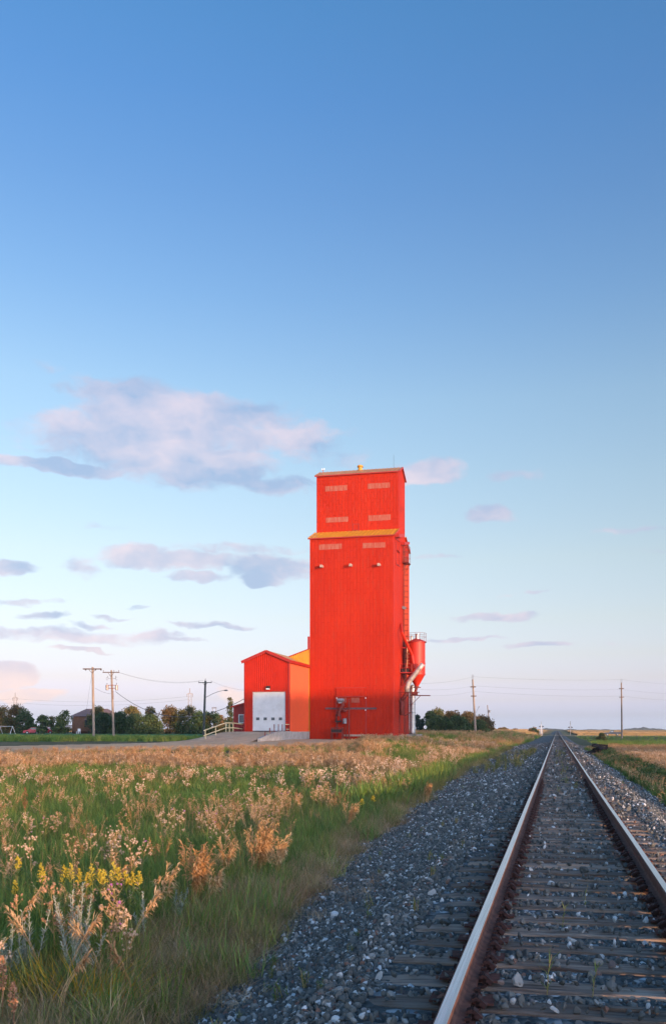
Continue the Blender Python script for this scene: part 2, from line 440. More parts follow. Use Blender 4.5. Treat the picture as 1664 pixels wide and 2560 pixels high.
def nonuni(breaks):
    out = []
    for (a, b, st) in breaks:
        n = max(1, round((b-a)/st)); out += [a+(b-a)*k/n for k in range(n)]
    out.append(breaks[-1][1]); return out
def grid(mb, xs, ys, fz):
    idx = [[mb.vert((x, y, fz(x, y))) for x in xs] for y in ys]
    for j in range(len(ys)-1):
        for i in range(len(xs)-1): mb.face((idx[j][i], idx[j][i+1], idx[j+1][i+1], idx[j+1][i]))

mb = MB()
grid(mb, nonuni([(-5000,-1000,500),(-1000,-300,60),(-300,-80,8),(-80,-12,1.6),(-12,12,.6),(12,80,4),(80,300,10),(300,1000,60),(1000,5000,500)]),
     nonuni([(-400,-40,30),(-40,0,4),(0,110,1.1),(110,300,5),(300,1000,40),(1000,5000,250)]), ground)
structure(mb.build('ground', M['ground'], smooth=True), 'rough prairie ground reaching to the horizon')
mb = MB()
ys = nonuni([(1,40,.35),(40,120,1.),(120,300,4),(300,900,15)]); prof = [0,.06,.13,.2,.27,.34,.4,.5,.6,.66,.72,.79,.86,.93,1]
idx = []
for y in ys:
    xl, xr = xleft(y), xright(y); idx.append([mb.vert((lerp(xl, xr, p), y, bed(lerp(xl, xr, p), y))) for p in prof])
for a, b in zip(idx, idx[1:]):
    for i in range(len(prof)-1): mb.face((a[i], a[i+1], b[i+1], b[i]))
structure(mb.build('track_ballast', M['ballast'], smooth=True), 'bed of dark blue grey crushed stone under the track')

def raycast(px, py):
    lo = None; Z = 4.
    while Z < 900:
        p = at_d(px, py, Z)
        if p.z < ground(p.x, p.y): break
        Z *= 1.01
    return Z
# gravel yard and road: between an upper and a lower edge line
UP = [(-160,1868),(0,1866.5),(120,1864),(240,1861.5),(350,1859),(490,1853.5),(580,1850),(700,1848.5),(785,1848.5),(850,1850.5),(905,1852)]
LO = [(-160,1890),(0,1884),(240,1879),(480,1875),(600,1872),(720,1868),(800,1865),(850,1860),(905,1853.5)]
mb = MB(); prev = None
for k in range(110):
    px = lerp(-160, 905, k/109); a = at_d(px, 1850, raycast(px, interp(UP, px))); b = at_d(px, 1850, raycast(px, interp(LO, px)))
    row = []
    for j in range(13):
        p = a.lerp(b, j/12); row.append(mb.vert((p.x, p.y, ground(p.x, p.y)+.035-.03*(j in (0,12)))))
    if prev:
        for j in range(12): mb.face((prev[j], row[j], row[j+1], prev[j+1]))
    prev = row
structure(mb.build('gravel_road', M['gravel'], smooth=True), 'pale gravel road running to the loading ramp')
# green hay field beyond the road, wheat beyond the crossing, crossing road
mb = MB()
def hz(x, y): return ground(x, y)+.10
xs = nonuni([(-260,-33.6,4)]); ys_ = nonuni([(0,1,.05)])
idx = []
for x in xs:
    y0 = (78.5+x*SA)/CA if x > -200 else (78.5-200*SA)/CA; y0 = max(y0, 24); y1 = (178+x*SA*.3)/CA
    idx.append([mb.vert((x, lerp(y0, y1, s_), hz(x, lerp(y0, y1, s_)) - (.12 if s_ == 0 else 0))) for s_ in ys_])
for a, b in zip(idx, idx[1:]):
    for i in range(len(ys_)-1): mb.face((a[i], b[i], b[i+1], a[i+1]))
structure(mb.build('hay_field', M['hay'], smooth=True), 'smooth green hay field beyond the gravel road')
for sx, x0, x1, lab in ((1, 7, 900, 'ripe golden wheat field right of the track'), (-1, -900, -7, 'ripe golden wheat field left of the track')):
    mb = MB()
    xs = nonuni([(7,60,6),(60,300,30),(300,900,100)])
    xs = xs if sx > 0 else [-x for x in xs][::-1]
    ys_ = [312, 312.5]+nonuni([(330,600,30),(600,2100,120)])
    grid(mb, xs, ys_, lambda x, y: ground(x, y) + (.75 if y > 312.2 else -.05)*clamp((abs(x)-6)/2+.2))
    structure(mb.build('wheat_field', M['wheat'], smooth=True), lab)
mb = MB()
xs = nonuni([(-60,-8,4),(-8,8,.5),(8,300,8)])
grid(mb, xs, [284, 286, 288, 290, 292], lambda x, y: max(ground(x, y)+.06, .36 if abs(x-.2) < 3.2 else -9) - (.07 if y in (284, 292) else 0))
structure(mb.build('crossing_road', M['gravel'], smooth=True), 'gravel road crossing the track in the distance')
# low far tree belts on the horizon
mb = MB(); rr = random.Random(5)
for (pa, pb, h, Z) in ((1345,1412,5.5,2250),(1330,1375,4,2400),(1412,1442,4,2300),(1455,1500,3.5,2350),(1500,1530,3,2350),(1556,1664,8,2300),(1664,1760,6,2300),(1268,1345,4,2400),(200,420,5,1500),(-60,200,6,1500),(420,600,5,1700)):
    n = max(6, int((pb-pa)/2.2)); rows = []
    for k in range(n+1):
        px = lerp(pa, pb, k/n); p = at_d(px, 1827, Z); e = math.sin(PI*clamp(k/n, .02, .98))**.5
        hh = h*e*(.75+.5*noise.noise((px*.05, 0, h))) * rr.uniform(.85, 1.1)
        g0 = ground(p.x, p.y)-1; d = 40
        rows.append([mb.vert((p.x, p.y, g0)), mb.vert((p.x, p.y+d*.2, g0+1+hh*.8)), mb.vert((p.x, p.y+d*.5, g0+1+hh)), mb.vert((p.x, p.y+d, g0))])
    for a, b in zip(rows, rows[1:]):
        for i in range(3): mb.face((a[i], b[i], b[i+1], a[i+1]))
o = mb.build('far_woods', M['woods'], smooth=True)
tag(o, 'low dark belts of distant woods along the horizon', 'woods', kind='stuff')

# ------------------------------------------------------------------ grain elevator
TX0, TX1, TY0, TY1 = -26.23, -16.97, 89.8, 99.4
CY0, CY1 = 92.46, 96.6
GZ = .55                                     # foot, a little below ground
ZE = at_y(985, 1336, TY0).z                  # lower eave
ZJ = ZE+1.16                                 # roof meets cupola
ZC = at_y(995, 1177, CY0).z                  # cupola eave
ZR = ZC+.95                                  # ridge
EL = thing('grain_elevator', 'tall red wooden grain elevator with narrow cupola on top', 'grain elevator', ((TX0+TX1)/2, TY0, .88))
mb = MB()
mb.prism_x([(TY0,GZ),(TY1,GZ),(TY1,ZE),(CY1,ZJ),(CY0,ZJ),(TY0,ZE)], TX0, TX1)
mb.build('tower_wall', M['red'], EL)
mb = MB(); cw = .004
mb.prism_x([(CY0,ZJ-.3),(CY1,ZJ-.3),(CY1,ZC),((CY0+CY1)/2,ZR),(CY0,ZC)], TX0+.003, TX1-.003)
mb.build('cupola_wall', M['red'], EL)
def roof_slab(mb, p0, p1, x0, x1, th=.09, rib=.42, ribh=.05):
    """a roof slope between two (y,z) lines, from x0 to x1, with standing ribs"""
    d = Vector((0, p1[0]-p0[0], p1[1]-p0[1])); L = d.length; d.normalize(); nrm = Vector((0, -d.z, d.y))
    if nrm.z < 0: nrm = -nrm
    a = Vector((0, *p0)); b = Vector((0, *p1))
    def P(x, q, h): return Vector((x, 0, 0))+q+nrm*h
    i = len(mb.v)
    for x in (x0, x1):
        for q, h in ((a,.01),(b,.01),(b,th),(a,th)): mb.vert(P(x, q, h))
    for f in ((0,1,2,3),(7,6,5,4),(0,4,5,1),(1,5,6,2),(2,6,7,3),(3,7,4,0)): mb.face([i+k for k in f])
    n = int((x1-x0)/rib)
    for k in range(n+1):
        x = x0+.03+(x1-x0-.06)*k/n
        for s0 in ((-.022,),):
            i = len(mb.v)
            for xx in (x-.025, x+.025):
                for q, h in ((a+d*.01,th+.001),(b-d*.01,th+.001),(b-d*.01,th+ribh),(a+d*.01,th+ribh)): mb.vert(P(xx, q, h))
            for f in ((0,1,2,3),(7,6,5,4),(0,4,5,1),(1,5,6,2),(2,6,7,3),(3,7,4,0)): mb.face([i+k for k in f])
sl = (ZJ-ZE)/(CY0-TY0)
mb = MB(); roof_slab(mb, (TY0-.18, ZE-.18*sl), (CY0-.01, ZJ), TX0-.12, TX1+.14, .05)
roof_slab(mb, (TY1+.18, ZE-.18*sl), (CY1+.01, ZJ), TX0-.12, TX1+.14, .05)
mb.build('lower_roof', M['yellow'], EL)
sc_ = (ZR-ZC)/((CY1-CY0)/2); cm = (CY0+CY1)/2
mb = MB(); roof_slab(mb, (CY0-.17, ZC-.17*sc_), (cm, ZR), TX0-.14, TX1+.13, .05)
roof_slab(mb, (CY1+.17, ZC-.17*sc_), (cm, ZR), TX0-.14, TX1+.13, .05)
mb.build('cupola_roof', M['rooftan'], EL)
mb = MB()                                    # fascia and barge boards
for x in (TX0-.15, TX1+.155):
    for (ya, za, yb, zb) in ((TY0-.2, ZE-.2*sl, CY0, ZJ), (TY1+.2, ZE-.2*sl, CY1, ZJ), (CY0-.19, ZC-.19*sc_, cm, ZR), (CY1+.19, ZC-.19*sc_, cm, ZR)):
        mb = MB(); mb.obox((x, ya, za+.02), (x, yb, zb+.02), .03, .16); mb.build('barge_board', M['trim'], EL)
mb = MB(); mb.obox((TX0-.12, TY0-.2, ZE-.18*sl-.02), (TX1+.12, TY0-.2, ZE-.18*sl-.02), .03, .12); mb.build('fascia', M['trim'], EL); mb = MB()
mb.obox((TX0-.13, CY0-.19, ZC-.17*sc_-.02), (TX1+.12, CY0-.19, ZC-.17*sc_-.02), .03, .12)
mb.build('fascia', M['trim'], EL)
# buckled corner flashing
mb = MB(); prev = None
for k in range(90):
    z = lerp(.9, ZE-.2, k/89); w = .045+.05*max(0, noise.noise((0, 0, z*1.9)))+.03*noise.noise((5, 0, z*6))
    cur = [mb.vert((TX1-.16, TY0-.012, z)), mb.vert((TX1+.012, TY0-w*.5-.015, z)), mb.vert((TX1+.014, TY0+.12, z))]
    if prev:
        mb.face((prev[0], prev[1], cur[1], cur[0])); mb.face((prev[1], prev[2], cur[2], cur[1]))
    prev = cur
mb.build('corner_flashing', M['redrib'], EL)
mb = MB(); p = at_y(900, 1170, cm)
mb.lathe((p.x, cm, ZR-.25), [(.26,0),(.26,.42),(.22,.45),(.22,.60),(.34,.62),(.34,.74),(.25,.82),(.03,.88)], 16)
mb.build('roof_vent', M['yellow'], EL, smooth=False)
p = at_y(807, 1176, cm)
mb = MB(); mb.tube([(p.x, cm, ZR+.02), (p.x, cm, ZR+.28)], .03, 6); mb.tube([(p.x-.12, cm, ZR+.28), (p.x+.12, cm, ZR+.28)], .02, 6)
bc = mb.build('beacon_bracket', M['trim'], EL)
mb = MB(); mb.blob((p.x-.12, cm, ZR+.40), (.07,.07,.12), 8, 5); mb.blob((p.x+.12, cm, ZR+.40), (.07,.07,.12), 8, 5)
mb.build('beacon_lamp', M['whitep'], bc, smooth=True)
mb = MB(); mb.tube([(TX1-.9, cm, ZR), (TX1-.9, cm, ZR+1.5)], .012, 5); mb.build('lightning_rod', M['dark'], EL)
# faded panels made of narrow boards
def boards(x0, x1, z0, z1, y, n=11, slant=0.):
    mb = MB(); rr = random.Random(int(x0*100))
    for k in range(n):
        a, b = lerp(x0, x1, k/n)+.004, lerp(x0, x1, (k+1)/n)-.004
        j = rr.uniform(-.008, .008)
        mb.box((a, y-.02-rr.uniform(0,.012), z0+j), (b, y+.02, z1+j))
    return mb
for (pa, pb, qa, qb, Y) in ((812.5,867.5,1212.6,1229,CY0),(919,974,1206,1222.5,CY0),(814.7,869.7,1291.8,1307,CY0),(920,976,1286,1303,CY0),
                            (797.6,854,1359,1375,TY0),(906,963,1355.5,1371,TY0)):
    a, b = at_y(pa, qb, Y), at_y(pb, qa, Y)
    boards(a.x, b.x, a.z, b.z, Y).build('faded_panel', M['pale'], EL)
a, b = at_y(882.4,1325,CY0), at_y(895.6,1311,CY0)
mb = MB()
mb.box((a.x, CY0-.03, a.z), (b.x, CY0+.02, b.z)); o = mb.build('hatch', M['red'], EL)
mb = MB()
for (x0, x1, z0, z1) in ((a.x-.07,a.x,a.z-.07,b.z+.07),(b.x,b.x+.07,a.z-.07,b.z+.07),(a.x,b.x,a.z-.07,a.z),(a.x,b.x,b.z,b.z+.07)):
    mb.box((x0, CY0-.045, z0), (x1, CY0+.02, z1))
mb.build('hatch_frame', M['darkred'], o)
for (px, py) in ((806,1416.6),(878.5,1414),(948.8,1412.7)):
    p = at_y(px, py, TY0); mb = MB()
    mb.obox((p.x, TY0+.05, p.z), (p.x, TY0-.62, p.z-.05), .20, .22)
    mb.obox((p.x, TY0-.60, p.z-.05), (p.x, TY0-.66, p.z-.05), .26, .28)
    mb.build('bracket_stub', M['greywood'], EL)
# side wall details (the face that looks at the track)
def side(px, py, out=0.): return at_x(px, py, TX1+out)
def side_frame(name, pts, w, mat):
    mb = MB(); ps = [side(*q, .03) for q in pts]
    for a, b in zip(ps, ps[1:]+ps[:1]): mb.obox(a, b, .06, w)
    return mb.build(name, mat, EL)
o = side_frame('side_hatch_frame', [(989.3,1346),(989.3,1409),(998,1416),(998,1354)], .10, M['darkred'])
side_frame('side_hatch_bar', [(991.5,1375),(998,1383)], .08, M['darkred'])
mb = MB(); mb.obox(side(991.5,1339,.25), side(1004.5,1339,.25), .5, .34); mb.build('beam_cover', M['trim'], EL)
mb = MB(); mb.obox(side(1006,1359,.25), side(1018,1358,.25), .5, .30); mb.build('beam_cover', M['trim'], EL)
mb = MB()                                    # orange ribbed cladding strip under the eave
y0, y1 = side(1007.5, 1500).y, TY1-.02; z0, z1 = 5.6, ZE-.9
n = 16
for k in range(n):
    ya = lerp(y0, y1, k/n); yb = lerp(y0, y1, (k+1)/n)
    mb.box((TX1+.004, ya, z0), (TX1+.02, yb, z1-.3*(k/n)))
    mb.box((TX1+.0205, ya+.03, z0), (TX1+.05, ya+.12, z1-.3*(k/n)-.02))
mb.build('cladding_strip', M['strip'], EL)
for (px, qa, qb, w) in ((1001.8,1262,1286,.28),(1006.6,1266,1281,.2),(1009,1282,1298,.2)):   # peeled holes
    mb = MB(); a, b = side(px, qa), side(px, qb)
    prevv = None
    for k in range(9):
        t_ = k/8; z = lerp(a.z, b.z, t_); ww = w*math.sin(PI*clamp(t_,.04,.96))*(.7+.5*noise.noise((px, z*2, 0)))
        cur = (mb.vert((TX1+.006, a.y-ww/2, z)), mb.vert((TX1+.006, a.y+ww/2, z)))
        if prevv: mb.face((prevv[0], cur[0], cur[1], prevv[1]))
        prevv = cur
    mb.build('torn_sheet_gap', M['dark'], EL)
p = side(1005, 1521); mb = MB(); mb.obox((TX1, p.y, p.z+.1), (TX1+.4, p.y, p.z), .22, .3); mb.build('bracket_stub', M['steel'], EL)
# caged ladder
ly, lx = side(1009.5, 1500, .12).y, TX1+.12
ladder = MB(); ztop, zbot = side(1015, 1378).z, side(1015, 1728).z
for dy in (-.23, .23): ladder.tube([(lx, ly+dy, zbot), (lx, ly+dy, ztop)], .03, 6)
z = zbot+.2
while z < ztop: ladder.tube([(lx, ly-.23, z), (lx, ly+.23, z)], .02, 5); z += .32
LAD = ladder.build('ladder', M['rustred'], EL)
mb = MB(); z = zbot+2.3
while z < ztop+.2:
    mb.tube([(lx+.46*math.sin(PI*k/8), ly-.36*math.cos(PI*k/8), z) for k in range(9)], .024, 5); z += .63
for k in (2, 4, 6): mb.tube([(lx+.46*math.sin(PI*k/8), ly-.36*math.cos(PI*k/8), zz) for zz in (zbot+2.3, z-.63)], .012, 5)
mb.build('safety_cage', M['rustred'], LAD)
mb = MB(); pz = side(1015, 1417).z            # little rest platform near the top
mb.box((TX1+.05, ly-.7, pz-.06), (TX1+.72, ly+.9, pz))
mb.box((TX1+.3, ly-.75, pz+.0), (TX1+.6, ly-.45, pz+.35))
for (x, y) in ((TX1+.68, ly-.66), (TX1+.68, ly+.86), (TX1+.1, ly+.86), (TX1+.1, ly-.66)):
    mb.tube([(x, y, pz), (x, y, pz+1.9)], .022, 5)
for dz in (.6, 1.2, 1.9): mb.tube([(TX1+.1, ly-.66, pz+dz), (TX1+.68, ly-.66, pz+dz), (TX1+.68, ly+.86, pz+dz), (TX1+.1, ly+.86, pz+dz)], .016, 5)
for y in (ly-.6, ly+.8): mb.tube([(TX1+.65, y, pz-.05), (TX1+.02, y, pz-1.0)], .03, 5)
mb.build('rest_platform', M['rustred'], EL)
# loading dock opening on the front: hood, sliding doors, rails
def fr(px, py, out=0.): return at_y(px, py, TY0-out)
a, b = fr(841.5, 1741), fr(913.7, 1720.5)
mb = MB(); mb.box((a.x, TY0-.16, a.z), (b.x, TY0+.02, b.z)); hood = mb.build('door_hood', M['red'], EL)
mb = MB(); mb.box((a.x-.06, TY0-.20, b.z+.002), (b.x+.06, TY0+.02, b.z+.09)); mb.box((a.x-.04, TY0-.22, a.z-.10), (b.x+.04, TY0+.02, a.z-.002))
mb.build('hood_edge', M['trim'], hood)
d0, d1 = fr(841.5, 1846), fr(913.5, 1744)
mb = MB()
xm = fr(873.5, 1800).x
mb.box((d0.x, TY0-.05, d0.z), (xm-.02, TY0+.02, d1.z)); mb.box((xm+.02, TY0-.07, d0.z+.05), (d1.x, TY0+.02, d1.z))
dr = mb.build('sliding_door', M['red'], EL)
mb = MB(); mb.box((d1.x, TY0-.10, d0.z), (d1.x+.10, TY0+.02, d1.z)); mb.build('door_post', M['trim'], dr); mb = MB(); mb.box((d0.x-.10, TY0-.10, d0.z), (d0.x, TY0+.02, d1.z)); mb.build('door_post', M['trim'], dr)
a, b = fr(878,1757), fr(899,1744.5); boards(a.x, b.x, a.z, b.z, TY0-.075, 5).build('faded_panel', M['pale'], dr)
a, b = fr(841,1757), fr(866,1744.5); boards(a.x, b.x, a.z, b.z, TY0-.055, 6).build('faded_panel', M['pale'], dr)
for px, py in ((841.5,1745.5),(913.3,1745.5),(913.3,1775.5)):
    p = fr(px, py, .13); mb = MB(); mb.blob(p, .075, 8, 5); mb.build('reflector', M['whitep'], EL, smooth=True)
a, b = fr(813,1769.5,.12), fr(941,1773,.12)
mb = MB(); mb.obox((a.x, TY0-.11, (a.z+b.z)/2), (b.x, TY0-.11, (a.z+b.z)/2-.03), .06, .20)
mb.obox((a.x, TY0-.15, (a.z+b.z)/2+.08), (b.x, TY0-.15, (a.z+b.z)/2+.05), .05, .04)
mb.build('slide_rail', M['railpurple'], EL)
a, b = fr(860,1839,.2), fr(911,1834,.2)
mb = MB(); mb.box((a.x, TY0-.34, a.z), (b.x, TY0-.085, a.z+.10)); mb.box((a.x, TY0-.30, a.z-.1), (b.x, TY0-.10, a.z-.002)); mb.build('dock_ledge', M['greywood'], EL)
# spout machinery in front of the doors: a thing of its own
p0 = fr(852, 1849, .8)
SP = thing('grain_spout', 'rusty grain loading spout with motor against the elevator front', 'grain spout', (p0.x, TY0-.8, ground(p0.x, TY0-.8)))
y = TY0-.55
mb = MB(); pm = fr(872, 1800, .55)
mb.tube([(pm.x, y, SP.location.z-.1), (pm.x, y, fr(872,1748,.55).z)], .07, 8); mb.tube([(pm.x-.3, y, SP.location.z-.1), (pm.x-.3, y, fr(872,1794,.5).z)], .045, 8)
zz = fr(850,1770,.5).z; mb.tube([(fr(833,1771,.5).x, y, zz), (pm.x, y, zz)], .05, 6); mb.tube([(fr(842,1760,.5).x, y+.1, SP.location.z+.2), (fr(842,1760,.5).x, y+.1, fr(842,1750,.5).z)], .035, 6)
mb.build('frame', M['rustred'], SP)
c = fr(850.5, 1751, .6)
mb = MB(); mb.tube([c+Vector((-.28,0,0)), c+Vector((.26,0,.02))], .19, 12); mb.tube([c+Vector((-.36,0,0)), c+Vector((-.28,0,0))], .13, 12); mb.tube([c+Vector((.27,0,.02)), c+Vector((.40,0,.02))], .15, 10)
mb.box(c+Vector((-.2,-.15,-.32)), c+Vector((.2,.15,-.19))); mb.build('motor', M['galv'], SP)
path = [fr(x_, y_, .62) for x_, y_ in ((857,1757),(856,1764),(851,1772),(848,1779),(846.5,1786),(846,1791))]
mb = MB(); mb.tube(path, [.17,.2,.17,.15,.16,.17], 10)
for k, q in enumerate(path[1:-1]): mb.tube([q+Vector((0,0,.05)), q+Vector((0,0,-.05))], .21, 10)
mb.build('flexible_spout', M['rustred'], SP)
c = fr(845.5, 1796, .62)
mb = MB()
for dx in (-.24,.24): mb.obox(c+Vector((dx,0,.35)), c+Vector((dx,0,-.28)), .07, .09)
mb.box(c+Vector((-.34,-.18,-.42)), c+Vector((.30,.18,-.24))); mb.obox(c+Vector((-.3,0,.35)), c+Vector((.3,0,.35)), .08, .08); mb.build('valve_gate', M['dark'], SP)
c = fr(861, 1803, .62)
mb = MB(); mb.lathe(c+Vector((0,0,-.28)), [(.24,0),(.24,.5),(.20,.55),(.05,.57)], 14); mb.build('drum', M['steel'], SP)
mb = MB(); c = fr(861, 1770, .6)
mb.lathe(c, [(.05,-.4),(.28,-.38),(.28,-.2),(.1,-.1),(.1,.0)], 12); mb.build('pulley_guard', M['rustred'], SP)
mb = MB(); mb.tube([fr(843.5,1806,.62), fr(843.5,1840,.62)], .025, 6); mb.build('drain_pipe', M['dark'], SP)
# bench-like steel table
p = fr(842.5, 1848, 1.1)
ST = thing('steel_stand', 'waist high rusty steel stand at the foot of the elevator front', 'stand', (p.x, TY0-1.1, ground(p.x, TY0-1.1)))
a, b = fr(828, 1821, 1.1), fr(857.5, 1829, 1.1)
mb = MB(); mb.box((a.x, TY0-1.4, a.z-.02), (b.x, TY0-.8, a.z+.08)); mb.box((a.x+.05, TY0-1.42, a.z-.52), (b.x-.05, TY0-1.36, a.z-.10)); mb.build('table_top', M['rustred'], ST)
mb = MB(); mb.box((a.x+.06, TY0-1.432, a.z-.42), (b.x-.06, TY0-1.421, a.z-.12)); mb.build('dark_slot', M['dark'], ST)
for x in (a.x+.06, b.x-.06):
    for yy in (TY0-1.36, TY0-.84):
        mb = MB(); mb.box((x-.04, yy-.04, ST.location.z-.15), (x+.04, yy+.04, a.z-.022)); mb.build('leg', M['rustred'], ST)
# junk bundle at the corner: pale bags on a pallet
p = fr(970, 1846, .5); BG = thing('bag_pile', 'pile of pale bags and a dark box at the elevator corner', 'bags', (p.x, TY0-.6, ground(p.x, TY0-.6)))
for k, px in enumerate((962.5, 970, 977)):
    q = fr(px, 1845.5, .6); mb = MB(); mb.blob((q.x, q.y, q.z), (.2,.2,.16), 8, 6, .02); mb.build('bag', M['whitep'], BG, smooth=True)
q = fr(977, 1839, .5); mb = MB(); mb.box(q+Vector((-.12,-.1,-.3)), q+Vector((.12,.1,.12))); mb.build('box', M['dark'], BG)

# hopper bin beside the tower
BX, BY = -15.35, 95.0
def bz(py): return at_y(1040, py, BY).z
HB = thing('hopper_bin', 'red steel hopper bin with cone bottom and rooftop railing', 'hopper bin', (BX, BY, bz(1718)))
rad = .95; zt, zc, zb = bz(1607), bz(1687), bz(1717)
mb = MB(); mb.lathe((BX, BY, 0), [(.18,zb),(rad,zc),(rad,zt),(rad-.04,zt+.02)], 32); HBs = mb.build('bin_shell', M['binred'], HB, smooth=False)
for z in (zt-.02, zc, (zt*.35+zc*.65)): mb = MB(); mb.lathe((BX, BY, z), [(rad+.01,-.04),(rad+.035,-.04),(rad+.035,.04),(rad+.01,.04)], 32); mb.build('hoop_band', M['trim'], HB)
mb = MB(); mb.lathe((BX, BY, zt+.02), [(rad+.16,0),(rad+.16,.05),(rad-.3,.28),(.25,.42),(.05,.43)], 28); mb.build('bin_roof', M['trim'], HB)
mb = MB(); rt = bz(1584)
for k in range(12):
    an = 2*PI*k/12; mb.tube([(BX+(rad+.12)*math.cos(an), BY+(rad+.12)*math.sin(an), zt+.03), (BX+(rad+.12)*math.cos(an), BY+(rad+.12)*math.sin(an), rt)], .013, 5)
for z in (rt, (rt+zt)/2+.1): mb.tube([(BX+(rad+.12)*math.cos(2*PI*k/24), BY+(rad+.12)*math.sin(2*PI*k/24), z) for k in range(25)], .014, 5)
mb.build('railing', M['rustred'], HB)
mb = MB(); mb.lathe((BX+.1, BY-.1, zt+.1), [(.22,0),(.22,.75),(.26,.77),(.26,.87),(.05,.92)], 14); mb.lathe((BX-.55, BY-.2, zt+.1), [(.12,0),(.12,.62),(.15,.63),(.02,.7)], 10); mb.build('bin_vent', M['galv'], HB)
mb = MB(); mb.tube([(BX, BY, zb+.05), (BX, BY, zb-.1)], .26, 12); mb.tube([(BX, BY, zb-.1), (BX-.25, BY, zb-.9)], .16, 10); mb.box((BX-.4, BY-.06, zb-.14), (BX+.45, BY+.06, zb-.05)); mb.tube([(BX-.55, BY, zb-.75), (BX+.1, BY, zb-.75)], .2, 10)
mb.build('outlet_gate', M['rustred'], HB)
for yy in (BY-.5, BY+.5):
    for z in (zc+.15, zt-.6): mb = MB(); mb.obox((TX1-.02, yy, z), (BX-.5, yy, z), .12, .12); mb.build('wall_bracket', M['trim'], HB)
    mb = MB(); mb.obox((TX1-.02, yy, zc-1.4), (BX-.6, yy, zc+.1), .1, .1); mb.build('brace', M['trim'], HB)
mb = MB(); c = side(1002, 1562, .1); e = at_y(1040, 1672, BY-1.0)
mb.tube([side(1002, 1560, .05), side(1003.5, 1581, .5), Vector((BX-.35, BY-rad-.12, bz(1640))), Vector((BX-.1, BY-rad-.1, bz(1672)))], [.13,.16,.16,.15], 10)
mb.build('feed_pipe', M['binred'], HB)
# service platform below the bin
PL = thing('service_platform', 'red railed steel platform under the hopper bin on the side wall', 'platform', (TX1, 94.2, bz(1682)))
z0 = bz(1683); z1 = bz(1663); y0, y1 = side(1001.5, 1680).y-.3, 95.6; x1 = TX1+2.0; y0 = 93.2
mb = MB(); mb.box((TX1+.02, y0, z0-.1), (x1, y1-1.2, z0)); mb.build('deck', M['trim'], PL)
mb = MB()
for q in ((TX1+.05,y0),(TX1+.7,y0),(TX1+1.35,y0),(x1-.05,y0),(x1-.05,y1-1.3)): mb.tube([(q[0], q[1], z0), (q[0], q[1], z1)], .03, 6)
for zz in (z1, (z0+z1)/2): mb.tube([(TX1+.05, y0, zz), (x1-.05, y0, zz), (x1-.05, y1-1.3, zz)], .03, 6)
mb.build('railing', M['trim'], PL)
mb = MB(); mb.obox((TX1+.02, y0+.1, z0-1.8), (x1-.6, y0+.1, z0-.12), .09, .09); mb.build('brace', M['trim'], PL); mb = MB(); mb.obox((TX1+.02, y1-1.4, z0-1.8), (x1-.6, y1-1.4, z0-.12), .09, .09); mb.build('brace', M['trim'], PL)
mb = MB(); mb.box((TX1+.25, y0+.25, z0+.001), (TX1+.95, y0+.8, z0+.5)); mb.build('motor', M['dark'], PL)
mb = MB()                                    # second ladder between platform and bin roof
for dx in (-.2,.2): mb.tube([(TX1+.85+dx, y1-1.25, z0), (TX1+.85+dx, y1-1.25, bz(1600))], .028, 6)
z = z0+.3
while z < bz(1602): mb.tube([(TX1+.65, y1-1.25, z), (TX1+1.05, y1-1.25, z)], .02, 5); z += .36
mb.build('ladder', M['cream'], PL)
# dust duct
DU = thing('dust_duct', 'bent galvanised duct running from hopper bin down the side wall', 'duct', (TX1+1, 94, 1))
yy = 93.0
def dp(px, py, Y=yy): return at_y(px, py, Y)
pts = [dp(1057,1660), dp(1047,1672), dp(1036,1687), dp(1027,1698), dp(1020.5,1708), dp(1017.5,1718), dp(1016.5,1730)]
mb = MB(); mb.tube(pts, .27, 14); mb.build('upper_duct', M['galvp'], DU, smooth=True)
mb = MB()
for k, q in enumerate(pts[1:-1]):
    d = (pts[k+2]-pts[k]).normalized()*.03; mb.tube([q-d, q+d], .29, 14)
mb.build('joint_band', M['galv'], DU)
pts2 = [dp(1017,1731), dp(1014,1738), dp(1008,1746), dp(1003.5,1751)]
mb = MB(); mb.tube(pts2, .23, 12); mb.tube([dp(1003.7,1749), dp(1003.9,1788)], .22, 12); mb.build('lower_duct', M['rustred'], DU, smooth=True)
mb = MB(); mb.tube([dp(997,1833), dp(998.5,1790)], .05, 8); mb.tube([dp(1010,1835), dp(1009.5,1752)], .05, 8); mb.obox(dp(994,1783), dp(1012,1790), .1, .16); mb.obox(dp(1012,1790), dp(1026,1781), .08, .12); mb.tube([dp(1021,1835), dp(1021,1728)], .08, 8)
mb.build('support_pipe', M['rustred'], DU)
# vertical galvanised leg on a concrete block
p = at_y(1030.6, 1834, 96.3); SI = thing('bucket_leg', 'round grey galvanised leg standing on concrete beside the elevator', 'grain leg', (p.x, 96.3, .9))
zt_ = at_y(1030, 1712, 96.3).z; zm = at_y(1030,1782,96.3).z; rr_ = .325
mb = MB(); mb.lathe((p.x, 96.3, 0), [(rr_,1.5),(rr_,zt_-.5),(rr_*.8,zt_-.15),(.1,zt_)], 20); mb.build('casing', M['galv'], SI, smooth=False)
for z in (zm, lerp(zm, zt_, .3), lerp(zm, zt_, .55), 1.62): mb = MB(); mb.lathe((p.x, 96.3, z), [(rr_+.003,-.03),(rr_+.03,-.03),(rr_+.03,.03),(rr_+.003,.03)], 20); mb.build('casing_band', M['steel'], SI)
mb = MB(); mb.box((p.x-.6, 95.6, .5), (p.x+1.0, 97.0, 1.4)); mb.build('concrete_base', M['concrete'], SI)
mb = MB(); mb.box((p.x-.36, 95.9, 1.402), (p.x+.36, 96.7, 1.5)); mb.build('base_plate', M['dark'], SI)
